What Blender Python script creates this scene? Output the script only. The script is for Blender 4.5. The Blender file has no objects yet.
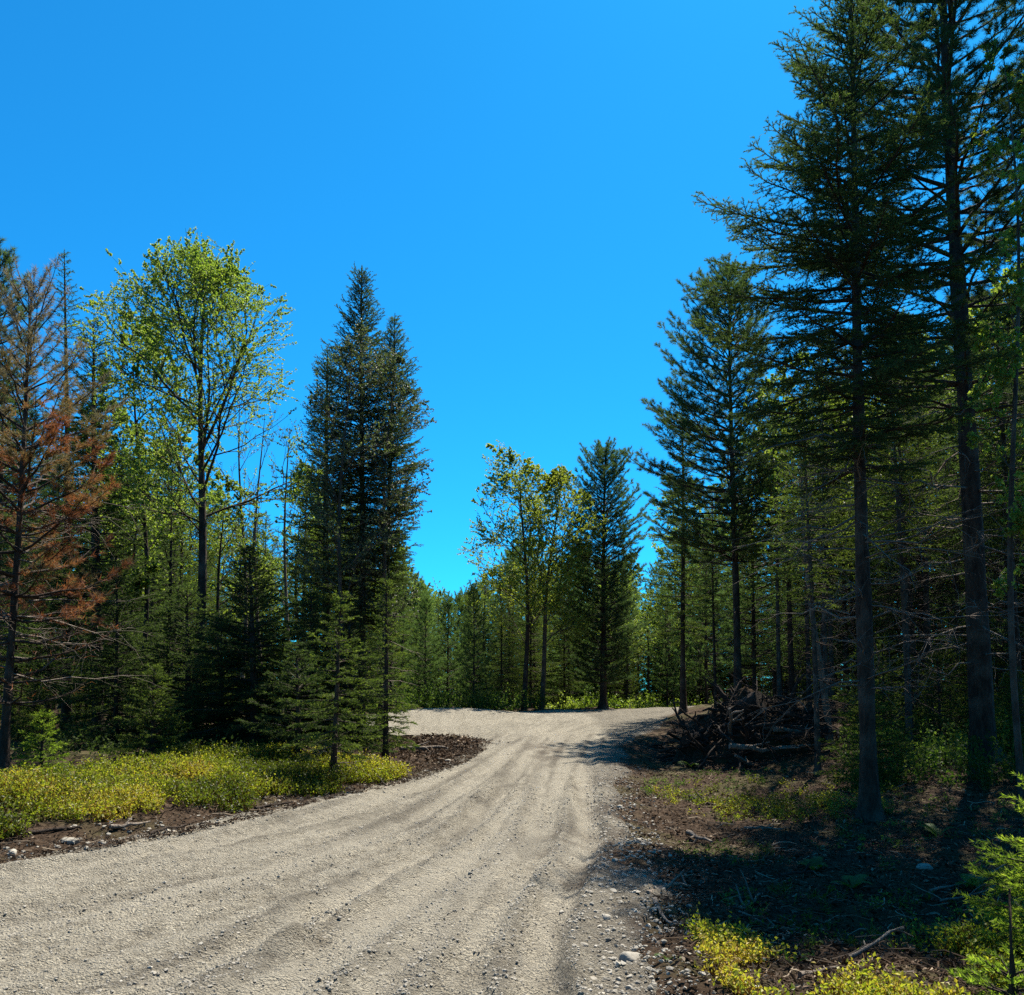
import bpy, math
import numpy as np
from mathutils import Vector

# ------------------------------------------------------------------ camera, sky, sun, exposure
S = bpy.context.scene
COL = S.collection
F, CX, CY, PITCH, EYE = 930.0, 512.0, 609.0, math.radians(5.0), 1.6
W_PX, H_PX = 1024, 995
cam_d = bpy.data.cameras.new("camera")
cam = bpy.data.objects.new("camera", cam_d)
COL.objects.link(cam)
cam.location = (0, 0, EYE)
cam.rotation_euler = (math.pi / 2 + PITCH, 0, 0)
cam_d.sensor_width = 36.0
cam_d.lens = 36.0 * F / W_PX
cam_d.shift_y = (CY - H_PX / 2) / W_PX
cam_d.clip_start, cam_d.clip_end = 0.05, 3000
S.camera = cam

SUN_AZ, SUN_EL = math.radians(29), math.radians(60)      # azimuth to the right of the view axis (+Y)
world = bpy.data.worlds.new("World")
S.world = world
world.use_nodes = True
wn, wl = world.node_tree.nodes, world.node_tree.links
wn.clear()
sky = wn.new("ShaderNodeTexSky")
sky.sky_type = 'NISHITA'
sky.sun_disc = False
sky.sun_elevation = SUN_EL
sky.sun_rotation = SUN_AZ
sky.air_density, sky.dust_density, sky.ozone_density = 0.75, 0.4, 3.0
tint = wn.new("ShaderNodeMix"); tint.data_type = 'RGBA'; tint.blend_type = 'MULTIPLY'
tint.inputs[0].default_value = 1.0
tint.inputs[7].default_value = (0.09, 0.97, 1.40, 1)
bg = wn.new("ShaderNodeBackground"); bg.inputs[1].default_value = 0.063
wo = wn.new("ShaderNodeOutputWorld")
wl.new(sky.outputs[0], tint.inputs[6]); wl.new(tint.outputs[2], bg.inputs[0]); wl.new(bg.outputs[0], wo.inputs[0])

sd = bpy.data.lights.new("sun", 'SUN')
sd.energy, sd.angle, sd.color = 5.0, math.radians(0.53), (1.0, 0.93, 0.81)
sun = bpy.data.objects.new("sun", sd)
COL.objects.link(sun)
to_sun = Vector((math.sin(SUN_AZ) * math.cos(SUN_EL), math.cos(SUN_AZ) * math.cos(SUN_EL), math.sin(SUN_EL)))
sun.rotation_euler = to_sun.to_track_quat('Z', 'Y').to_euler()
sun.location = to_sun * 60

S.view_settings.view_transform = 'Standard'
S.view_settings.look = 'None'
S.view_settings.exposure = 1.35
S.view_settings.gamma = 1.0
S.view_settings.use_curve_mapping = False
S.render.engine = 'CYCLES'
S.cycles.max_bounces = 5
S.cycles.diffuse_bounces = 3
S.cycles.glossy_bounces = 1
S.cycles.transmission_bounces = 3
S.cycles.use_denoising = False
S.cycles.sample_clamp_indirect = 3.0
S.cycles.use_adaptive_sampling = False

# ------------------------------------------------------------------ helpers
cp, sp = math.cos(PITCH), math.sin(PITCH)

def at(u, v, y):
    """world point seen at photo pixel (u, v) on the vertical plane at distance y"""
    k = (CY - v) / F
    z = y * (k * cp + sp) / (cp - k * sp)
    dep = y * cp + z * sp
    return np.array([(u - CX) / F * dep, y, z + EYE])

def smooth(a, b, x):
    t = np.clip((x - a) / (b - a), 0, 1)
    return t * t * (3 - 2 * t)

def _hash(i, j, s):
    h = np.sin(i * 127.1 + j * 311.7 + s * 74.7) * 43758.5453
    return h - np.floor(h)

def vnoise(x, y, s=0):
    x = np.asarray(x, float); y = np.asarray(y, float)
    i, j = np.floor(x), np.floor(y)
    fx, fy = x - i, y - j
    fx, fy = fx * fx * (3 - 2 * fx), fy * fy * (3 - 2 * fy)
    a, b = _hash(i, j, s), _hash(i + 1, j, s)
    c, d = _hash(i, j + 1, s), _hash(i + 1, j + 1, s)
    return (a + (b - a) * fx) * (1 - fy) + (c + (d - c) * fx) * fy - 0.5

def fbm(x, y, s=0, o=4, g=0.5):
    r, a = 0, 1.0
    for k in range(o):
        r = r + a * vnoise(np.asarray(x) * 2 ** k + 17.3 * k, np.asarray(y) * 2 ** k + 5.1 * k, s + k)
        a *= g
    return r

def unit(a):
    return a / np.maximum(np.linalg.norm(a, axis=-1, keepdims=True), 1e-9)

class Buf:
    """collects polygons for ONE mesh"""
    def __init__(s):
        s.v, s.f3, s.f4, s.a3, s.a4, s.n = [], [], [], [], [], 0
    def add(s, v, tri=None, quad=None, var=0.5):
        v = np.asarray(v, float).reshape(-1, 3)
        if tri is not None and len(tri):
            tri = np.asarray(tri).reshape(-1, 3)
            s.f3.append(tri + s.n); s.a3.append(np.broadcast_to(var, len(tri)))
        if quad is not None and len(quad):
            quad = np.asarray(quad).reshape(-1, 4)
            s.f4.append(quad + s.n); s.a4.append(np.broadcast_to(var, len(quad)))
        s.v.append(v); s.n += len(v)
    def mesh(s, name, mat, flat=True):
        V = np.concatenate(s.v).astype(np.float32)
        t = np.concatenate(s.f3) if s.f3 else np.zeros((0, 3), int)
        q = np.concatenate(s.f4) if s.f4 else np.zeros((0, 4), int)
        var = np.concatenate(s.a3 + s.a4).astype(np.float32)
        me = bpy.data.meshes.new(name)
        me.vertices.add(len(V)); me.vertices.foreach_set("co", V.ravel())
        loops = np.concatenate([t.ravel(), q.ravel()]).astype(np.int32)
        me.loops.add(len(loops)); me.loops.foreach_set("vertex_index", loops)
        st = np.concatenate([np.arange(len(t)) * 3, len(t) * 3 + np.arange(len(q)) * 4]).astype(np.int32)
        me.polygons.add(len(st)); me.polygons.foreach_set("loop_start", st)
        at_ = me.attributes.new("var", 'FLOAT', 'FACE'); at_.data.foreach_set("value", var)
        me.update(calc_edges=True)
        me.polygons.foreach_set("use_smooth", np.full(len(st), not flat))
        me.materials.append(mat)
        return me

def link(name, me, parent=None, loc=None, rz=0.0, scale=None):
    o = bpy.data.objects.new(name, me)
    COL.objects.link(o)
    if parent: o.parent = parent
    if loc is not None: o.location = [float(c) for c in loc]
    if rz: o.rotation_euler = (0, 0, rz)
    if scale is not None: o.scale = scale if hasattr(scale, '__len__') else (scale,) * 3
    return o

def tag(o, label=None, cat=None, group=None, kind=None):
    if label: o['label'] = label
    if cat: o['category'] = cat
    if group: o['group'] = group
    if kind: o['kind'] = kind
    return o

def tubes(buf, P, R, sides=5, var=0.5, cap=False):
    """P (B,k,3) polylines, R (B,k) radii -> tubes"""
    P = np.asarray(P, float); R = np.asarray(R, float)
    if P.ndim == 2: P, R = P[None], R[None]
    B, k, _ = P.shape
    T = unit(np.gradient(P, axis=1))
    ref = np.where(np.abs(T[..., 2:3]) > 0.9, np.array([1.0, 0, 0]), np.array([0, 0, 1.0]))
    ref = np.broadcast_to(ref[:, :1], T.shape)
    A = unit(np.cross(T, ref)); C = np.cross(T, A)
    th = np.arange(sides) / sides * 2 * np.pi
    ring = P[:, :, None] + R[:, :, None, None] * (np.cos(th)[:, None] * A[:, :, None] + np.sin(th)[:, None] * C[:, :, None])
    idx = np.arange(B * k * sides).reshape(B, k, sides)
    a = idx[:, :-1]; b = idx[:, 1:]
    q = np.stack([a, np.roll(a, -1, 2), np.roll(b, -1, 2), b], -1).reshape(-1, 4)
    buf.add(ring.reshape(-1, 3), quad=q, var=var)
    if cap:
        for bi in range(B):
            for e in (0, -1):
                c = np.concatenate([ring[bi, e], P[bi, e][None]])
                buf.add(c, tri=[(i, (i + 1) % sides, sides) for i in range(sides)], var=1.0)

def blades(buf, rs, B, D, L, Wd, var):
    """one narrow triangle per needle"""
    n = len(B)
    D = unit(D)
    sd_ = unit(np.cross(D, rs.normal(size=(n, 3))))
    L = np.broadcast_to(L, n)[:, None]; Wd = np.broadcast_to(Wd, n)[:, None]
    V = np.stack([B - sd_ * Wd / 2, B + sd_ * Wd / 2, B + D * L], 1)
    buf.add(V, tri=np.arange(n * 3), var=var)

def leaves(buf, rs, B, D, L, Wd, var, fold=0.25):
    """one folded leaf of two triangles"""
    n = len(B)
    D = unit(D)
    sd_ = unit(np.cross(D, rs.normal(size=(n, 3))))
    up = np.cross(sd_, D)
    L = np.broadcast_to(L, n)[:, None]; Wd = np.broadcast_to(Wd, n)[:, None]
    m = B + D * L * 0.45
    V = np.stack([B, m + sd_ * Wd / 2 + up * Wd * fold, B + D * L, m - sd_ * Wd / 2 + up * Wd * fold], 1)
    i = np.arange(n)[:, None] * 4
    t = np.concatenate([i + np.array([0, 1, 2]), i + np.array([0, 2, 3])], 0)
    buf.add(V, tri=t, var=np.concatenate([var, var]) if hasattr(var, '__len__') else var)

# ------------------------------------------------------------------ materials
def new_mat(name):
    m = bpy.data.materials.new(name); m.use_nodes = True
    nt = m.node_tree; nt.nodes.clear()
    out = nt.nodes.new("ShaderNodeOutputMaterial")
    return m, nt, out

def nd(nt, t, ins=None, **kw):
    n = nt.nodes.new(t)
    for k, v in kw.items(): setattr(n, k, v)
    for k, v in (ins or {}).items():
        if hasattr(v, 'is_output'): nt.links.new(v, n.inputs[k])
        else: n.inputs[k].default_value = v
    return n

def ramp(nt, fac, stops, interp='LINEAR'):
    r = nt.nodes.new("ShaderNodeValToRGB"); r.color_ramp.interpolation = interp
    e = r.color_ramp.elements
    while len(e) < len(stops): e.new(0.5)
    for i, (p, c) in enumerate(stops):
        e[i].position = p; e[i].color = (*c, 1) if len(c) == 3 else c
    nt.links.new(fac, r.inputs[0])
    return r.outputs[0]

def mixc(nt, fac, a, b, mode='MIX'):
    m = nt.nodes.new("ShaderNodeMix"); m.data_type = 'RGBA'; m.blend_type = mode
    for i, v in ((0, fac), (6, a), (7, b)):
        if hasattr(v, 'is_output'): nt.links.new(v, m.inputs[i])
        elif i == 0: m.inputs[0].default_value = v
        else: m.inputs[i].default_value = (*v, 1)
    return m.outputs[2]

def leaf_mat(name, stops, trans=0.4, rough=0.55, spec=0.3, warm=(1.15, 1.3, 0.55)):
    m, nt, out = new_mat(name)
    a = nd(nt, "ShaderNodeAttribute", attribute_name="var")
    c = ramp(nt, a.outputs['Fac'], stops)
    oi = nd(nt, "ShaderNodeObjectInfo")
    mr = nd(nt, "ShaderNodeMapRange", {0: oi.outputs['Random'], 3: 0.8, 4: 1.2})
    c = nd(nt, "ShaderNodeHueSaturation", {'Value': mr.outputs[0], 'Color': c}).outputs[0]
    p = nd(nt, "ShaderNodeBsdfPrincipled", {'Base Color': c, 'Roughness': rough, 'Specular IOR Level': spec})
    tc = mixc(nt, 1.0, c, warm, 'MULTIPLY')
    t = nd(nt, "ShaderNodeBsdfTranslucent", {'Color': tc})
    x = nd(nt, "ShaderNodeMixShader", {0: trans, 1: p.outputs[0], 2: t.outputs[0]})
    nt.links.new(x.outputs[0], out.inputs[0])
    return m

def bark_mat(name, c0, c1, c2=None, sc=14.0):
    m, nt, out = new_mat(name)
    tcn = nd(nt, "ShaderNodeTexCoord")
    mp = nd(nt, "ShaderNodeMapping", {0: tcn.outputs['Object'], 3: (1.0, 1.0, 0.28)})
    n = nd(nt, "ShaderNodeTexNoise", {'Vector': mp.outputs[0], 'Scale': sc, 'Detail': 6.0, 'Roughness': 0.78})
    n2 = nd(nt, "ShaderNodeTexNoise", {'Vector': tcn.outputs['Object'], 'Scale': 2.3, 'Detail': 4.0})
    vo = nd(nt, "ShaderNodeTexVoronoi", {'Vector': mp.outputs[0], 'Scale': sc * 1.6}, feature='DISTANCE_TO_EDGE')
    c = ramp(nt, n.outputs[0], [(0.32, c0), (0.68, c1)])
    if c2:
        f = ramp(nt, n2.outputs[0], [(0.5, (0, 0, 0)), (0.68, (1, 1, 1))])
        c = mixc(nt, f, c, c2)
    b = nd(nt, "ShaderNodeMath", {0: n.outputs[0], 1: vo.outputs[0]}, operation='ADD')
    bp = nd(nt, "ShaderNodeBump", {'Height': b.outputs[0], 'Strength': 0.9, 'Distance': 0.03})
    p = nd(nt, "ShaderNodeBsdfPrincipled", {'Base Color': c, 'Roughness': 0.9, 'Specular IOR Level': 0.2, 'Normal': bp.outputs[0]})
    nt.links.new(p.outputs[0], out.inputs[0])
    return m

M = {}
M['bark'] = bark_mat("spruce_bark", (0.012, 0.008, 0.006), (0.080, 0.056, 0.040), (0.10, 0.085, 0.065))
M['bark_grey'] = bark_mat("grey_bark", (0.03, 0.022, 0.017), (0.12, 0.095, 0.072), (0.15, 0.13, 0.10))
M['bark_pale'] = bark_mat("pale_bark", (0.07, 0.053, 0.038), (0.19, 0.15, 0.112), (0.24, 0.20, 0.15))
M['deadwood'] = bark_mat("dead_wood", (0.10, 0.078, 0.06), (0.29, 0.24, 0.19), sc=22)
M['deadwood_dark'] = bark_mat("dark_dead_wood", (0.016, 0.010, 0.007), (0.062, 0.045, 0.033), sc=22)  # darker copy of dead_wood; its tone also carries shade inside the wood
M['spruce'] = leaf_mat("spruce_needles", [(0, (0.022, 0.040, 0.016)), (0.6, (0.060, 0.088, 0.034)), (1, (0.15, 0.185, 0.065))], 0.48, 0.75, 0.12)
M['fir'] = leaf_mat("fir_needles", [(0, (0.026, 0.044, 0.012)), (0.55, (0.075, 0.105, 0.026)), (1, (0.22, 0.25, 0.055))], 0.45, 0.75, 0.12)
M['fir_bright'] = leaf_mat("young_fir_needles", [(0, (0.07, 0.11, 0.018)), (0.5, (0.16, 0.22, 0.035)), (1, (0.33, 0.37, 0.07))], 0.55, 0.75, 0.12)
M['pine'] = leaf_mat("pine_needles", [(0, (0.035, 0.062, 0.03)), (0.6, (0.085, 0.125, 0.058)), (1, (0.17, 0.21, 0.09))], 0.45, 0.75, 0.12)
M['pine_soft'] = leaf_mat("hazy_young_pine_needles", [(0, (0.05, 0.085, 0.035)), (0.6, (0.11, 0.165, 0.07)), (1, (0.19, 0.24, 0.09))], 0.5, 0.75, 0.12)  # young pine green, lightened so the colour stands in for distant haze
M['rust'] = leaf_mat("browning_needles", [(0, (0.10, 0.042, 0.02)), (0.40, (0.27, 0.11, 0.045)), (0.60, (0.19, 0.155, 0.055)), (0.8, (0.13, 0.13, 0.06)), (1, (0.17, 0.16, 0.11))], 0.4, 0.6, 0.2, (1.2, 1.0, 0.8))
M['maple'] = leaf_mat("spring_leaves", [(0, (0.10, 0.16, 0.02)), (0.5, (0.19, 0.235, 0.05)), (1, (0.33, 0.36, 0.11))], 0.58, 0.5, 0.35)
M['yellow'] = leaf_mat("yellow_green_leaves", [(0, (0.17, 0.22, 0.025)), (0.5, (0.28, 0.30, 0.05)), (1, (0.42, 0.41, 0.11))], 0.6, 0.5, 0.35)
M['dull'] = leaf_mat("small_dull_leaves", [(0, (0.045, 0.06, 0.032)), (0.5, (0.09, 0.11, 0.055)), (1, (0.17, 0.185, 0.105))], 0.4, 0.5, 0.4)
M['shrub'] = leaf_mat("blueberry_leaves", [(0, (0.075, 0.095, 0.014)), (0.45, (0.19, 0.21, 0.025)), (0.75, (0.36, 0.33, 0.05)), (0.9, (0.30, 0.18, 0.045)), (1, (0.22, 0.09, 0.03))], 0.5, 0.5, 0.3)
M['under'] = leaf_mat("understorey_leaves", [(0, (0.03, 0.055, 0.012)), (0.6, (0.085, 0.13, 0.03)), (1, (0.19, 0.24, 0.07))], 0.5, 0.6, 0.15)
M['fern'] = leaf_mat("fern_fronds", [(0, (0.035, 0.07, 0.012)), (1, (0.11, 0.17, 0.03))], 0.45)
M['litter'] = leaf_mat("leaf_litter", [(0, (0.022, 0.013, 0.007)), (0.5, (0.06, 0.036, 0.021)), (0.85, (0.14, 0.092, 0.056)), (1, (0.30, 0.235, 0.165))], 0.1, 0.8, 0.15, (1, 1, 1))

def stone_mat():
    m, nt, out = new_mat("granite_stone")
    a = nd(nt, "ShaderNodeAttribute", attribute_name="var")
    oi = nd(nt, "ShaderNodeObjectInfo")
    tcn = nd(nt, "ShaderNodeTexCoord")
    n = nd(nt, "ShaderNodeTexNoise", {'Vector': tcn.outputs['Object'], 'Scale': 60.0, 'Detail': 4.0})
    c = ramp(nt, a.outputs['Fac'], [(0, (0.11, 0.10, 0.08)), (0.5, (0.22, 0.20, 0.163)), (0.9, (0.33, 0.30, 0.245)), (1, (0.46, 0.42, 0.355))])
    c = mixc(nt, 0.35, c, ramp(nt, n.outputs[0], [(0.3, (0.12, 0.108, 0.09)), (0.7, (0.42, 0.38, 0.315))]))
    bp = nd(nt, "ShaderNodeBump", {'Height': n.outputs[0], 'Strength': 0.5, 'Distance': 0.01})
    p = nd(nt, "ShaderNodeBsdfPrincipled", {'Base Color': c, 'Roughness': 0.85, 'Specular IOR Level': 0.25, 'Normal': bp.outputs[0]})
    nt.links.new(p.outputs[0], out.inputs[0])
    return m
M['stone'] = stone_mat()

def road_mat():
    m, nt, out = new_mat("gravel")
    tcn = nd(nt, "ShaderNodeTexCoord"); o = tcn.outputs['Object']
    big = nd(nt, "ShaderNodeTexNoise", {'Vector': o, 'Scale': 0.55, 'Detail': 5.0, 'Roughness': 0.6})
    st = nd(nt, "ShaderNodeMapping", {0: o, 2: (0, 0, math.radians(-24)), 3: (2.4, 0.35, 1)})
    streak = nd(nt, "ShaderNodeTexNoise", {'Vector': st.outputs[0], 'Scale': 1.0, 'Detail': 6.0, 'Roughness': 0.65})
    mid = nd(nt, "ShaderNodeTexNoise", {'Vector': o, 'Scale': 9.0, 'Detail': 8.0, 'Roughness': 0.72})
    fine = nd(nt, "ShaderNodeTexNoise", {'Vector': o, 'Scale': 70.0, 'Detail': 5.0, 'Roughness': 0.7})
    v1 = nd(nt, "ShaderNodeTexVoronoi", {'Vector': o, 'Scale': 55.0})
    v2 = nd(nt, "ShaderNodeTexVoronoi", {'Vector': o, 'Scale': 120.0})
    c = ramp(nt, streak.outputs[0], [(0.30, (0.17, 0.154, 0.122)), (0.5, (0.255, 0.232, 0.186)), (0.72, (0.33, 0.30, 0.245))])
    cb = ramp(nt, big.outputs[0], [(0.35, (0.185, 0.17, 0.14)), (0.65, (0.30, 0.27, 0.215))])
    c = mixc(nt, 0.45, c, cb)
    cs = ramp(nt, v1.outputs['Color'], [(0.0, (0.10, 0.09, 0.074)), (0.45, (0.235, 0.21, 0.168)), (0.9, (0.37, 0.335, 0.275)), (1.0, (0.58, 0.53, 0.45))])
    c = mixc(nt, 0.38, c, cs)
    f2 = ramp(nt, fine.outputs[0], [(0.34, (0.56, 0.54, 0.51)), (0.58, (1.45, 1.45, 1.43))])
    c = mixc(nt, 1.0, c, f2, 'MULTIPLY')
    f3 = ramp(nt, mid.outputs[0], [(0.34, (0.62, 0.60, 0.57)), (0.56, (1.28, 1.28, 1.26))])
    c = mixc(nt, 0.8, c, f3, 'MULTIPLY')
    a = nd(nt, "ShaderNodeAttribute", attribute_name="var")          # soil mixed into the gravel (edges, churned spots)
    pk = nd(nt, "ShaderNodeAttribute", attribute_name="pack")        # fines packed by wheels
    c = mixc(nt, pk.outputs['Fac'], c, mixc(nt, 0.6, c, (0.385, 0.348, 0.275)))
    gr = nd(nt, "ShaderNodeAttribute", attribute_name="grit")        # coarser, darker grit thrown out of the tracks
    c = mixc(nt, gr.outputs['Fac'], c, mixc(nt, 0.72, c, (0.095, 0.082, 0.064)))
    c = mixc(nt, a.outputs['Fac'], c, (0.085, 0.065, 0.048))
    h = nd(nt, "ShaderNodeMath", {0: mid.outputs[0], 1: 2.4}, operation='MULTIPLY')
    h1 = nd(nt, "ShaderNodeMath", {0: v1.outputs['Distance'], 1: -0.8, 2: h.outputs[0]}, operation='MULTIPLY_ADD')
    h2 = nd(nt, "ShaderNodeMath", {0: fine.outputs[0], 1: 0.6, 2: h1.outputs[0]}, operation='MULTIPLY_ADD')
    h3 = nd(nt, "ShaderNodeMath", {0: v2.outputs['Distance'], 1: -0.3, 2: h2.outputs[0]}, operation='MULTIPLY_ADD')
    bp = nd(nt, "ShaderNodeBump", {'Height': h3.outputs[0], 'Strength': 1.0, 'Distance': 0.045})
    p = nd(nt, "ShaderNodeBsdfPrincipled", {'Base Color': c, 'Roughness': 0.95, 'Specular IOR Level': 0.15, 'Normal': bp.outputs[0]})
    nt.links.new(p.outputs[0], out.inputs[0])
    return m
M['gravel'] = road_mat()

def floor_mat():
    m, nt, out = new_mat("forest_soil")
    tcn = nd(nt, "ShaderNodeTexCoord"); o = tcn.outputs['Object']
    big = nd(nt, "ShaderNodeTexNoise", {'Vector': o, 'Scale': 0.8, 'Detail': 5.0})
    mid = nd(nt, "ShaderNodeTexNoise", {'Vector': o, 'Scale': 11.0, 'Detail': 8.0, 'Roughness': 0.75})
    vo = nd(nt, "ShaderNodeTexVoronoi", {'Vector': o, 'Scale': 34.0})
    c = ramp(nt, mid.outputs[0], [(0.3, (0.020, 0.012, 0.007)), (0.52, (0.052, 0.032, 0.019)), (0.74, (0.11, 0.075, 0.048))])
    c2 = ramp(nt, vo.outputs['Color'], [(0, (0.018, 0.011, 0.006)), (0.6, (0.055, 0.035, 0.021)), (1, (0.14, 0.105, 0.075))])
    c = mixc(nt, 0.45, c, c2)
    g = ramp(nt, big.outputs[0], [(0.48, (0, 0, 0)), (0.62, (0.5, 0.5, 0.5))])
    c = mixc(nt, g, c, (0.075, 0.075, 0.028))
    bp = nd(nt, "ShaderNodeBump", {'Height': mid.outputs[0], 'Strength': 1.0, 'Distance': 0.06})
    p = nd(nt, "ShaderNodeBsdfPrincipled", {'Base Color': c, 'Roughness': 0.95, 'Specular IOR Level': 0.1, 'Normal': bp.outputs[0]})
    nt.links.new(p.outputs[0], out.inputs[0])
    return m
M['soil'] = floor_mat()

# ------------------------------------------------------------------ terrain
LY = [-30, 0, 4, 8.75, 11.4, 13.3, 15.4, 18, 22, 23.2, 24.2, 25, 29.5, 31, 32.5, 36, 40, 46, 60]
LX = [-60, -16, -8.4, -4.8, -3.5, -2.95, -2.05, -1.25, -0.45, -1.3, -4.6, -6.0, -6.2, -4.0, -0.6, 1.6, 6.0, 13, 33]
RY = [-30, -2, 0, 4.9, 7.1, 10.6, 15.4, 21.5, 25.5, 31, 36, 40, 46, 60]
RX = [-10, 0.3, 0.5, 0.85, 1.05, 1.22, 1.55, 2.6, 3.8, 5.9, 8.6, 12, 20, 44]

def road_in(x, y):
    """metres inside the road (negative outside)"""
    x = np.asarray(x, float); y = np.asarray(y, float)
    w = 0.32 * fbm(x * 0.8 + y * 0.3, y * 0.8, 3, 4)
    l = np.interp(y, LY, LX) + w
    r = np.interp(y, RY, RX) + 0.5 * fbm(x * 0.9, y * 0.9, 9, 4)
    return np.minimum(x - l, r - x)

TRACKS = [  # wheel tracks on the road: polyline, depth, half width
    ([(0.22, 3.0), (0.12, 4.9), (0.14, 6.2), (0.36, 7.5), (0.68, 9.0), (0.90, 11), (1.15, 15), (1.5, 19), (2.2, 24)], 0.05, 0.12),
    ([(-0.42, 3.0), (-0.34, 4.9), (-0.2, 7), (0.2, 10), (0.55, 14), (0.95, 18), (1.8, 24)], 0.03, 0.15),
    ([(-1.9, 3.2), (-1.35, 4.9), (-0.95, 6.6), (-0.45, 9), (-0.15, 12), (0.15, 17), (0.9, 23)], 0.05, 0.17),
    ([(-5.5, 4.6), (-3.6, 6.0), (-2.2, 8), (-1.2, 11), (-0.65, 15), (-0.2, 19), (0.4, 24)], 0.04, 0.2),
    ([(-7.5, 5.5), (-5.0, 7.0), (-3.3, 9.2), (-2.2, 12), (-1.35, 16), (-0.4, 21), (0.3, 25)], 0.035, 0.2),
    ([(-1.0, 3.2), (-0.78, 4.9), (-0.52, 6.6), (-0.12, 9), (0.2, 12), (0.5, 17), (1.2, 23)], 0.03, 0.11),
    ([(-2.9, 3.5), (-2.05, 5), (-1.45, 6.8), (-0.9, 9), (-0.42, 12), (0.0, 17), (0.7, 23)], 0.03, 0.12),
    ([(-9, 7.2), (-6, 8.2), (-4, 10), (-2.75, 12.5), (-1.8, 16), (-0.7, 21)], 0.03, 0.14),
    ([(-6.5, 3.5), (-4.6, 5.0), (-3, 6.8), (-1.85, 9), (-1.05, 12.5), (-0.5, 17), (0.2, 22)], 0.03, 0.13),
    ([(-3.4, 3.0), (-2.2, 4.6), (-1.5, 6.4), (-0.9, 8.8), (-0.5, 11.5), (-0.1, 15)], 0.025, 0.12),
]

def seg_dist(x, y, pts):
    pts = np.array(pts, float)
    # resample smoothly
    t = np.linspace(0, len(pts) - 1, 40)
    xs = np.interp(t, range(len(pts)), pts[:, 0]); ys = np.interp(t, range(len(pts)), pts[:, 1])
    for _ in range(6):
        xs[1:-1] = (xs[:-2] + 2 * xs[1:-1] + xs[2:]) / 4
    o = np.argsort(ys)
    cx = np.interp(y, ys[o], xs[o])
    sl = np.interp(y, ys[o], np.gradient(xs[o], ys[o]))
    d = (x - cx) / np.sqrt(1 + sl * sl)
    ok = (y > ys.min()) & (y < ys.max())
    return d, ok

def flow(x, y):
    """lateral coordinate across the road that follows the traffic: 0 at the left tracks, 1 at the right track"""
    x0 = np.interp(y, [1, 3.2, 4.9, 6.5, 9.5, 14, 18, 24, 36], [0.6, 0.45, 0.22, 0.26, 0.62, 0.95, 1.3, 2.1, 7.5])
    x4 = np.interp(y, [1, 3, 5.5, 7, 9.2, 12, 16, 21, 25, 36], [-22, -14, -7.5, -5.0, -3.3, -2.2, -1.35, -0.4, 0.3, 2.5])
    return (x - x4) / (x0 - x4)

def streaks(x, y):
    p = flow(x, y) + 0.02 * fbm(x, y, 161, 2)
    return fbm(p * 9, y * 0.30, 163, 4, 0.62), fbm(p * 26, y * 0.55, 167, 3, 0.6)

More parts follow.
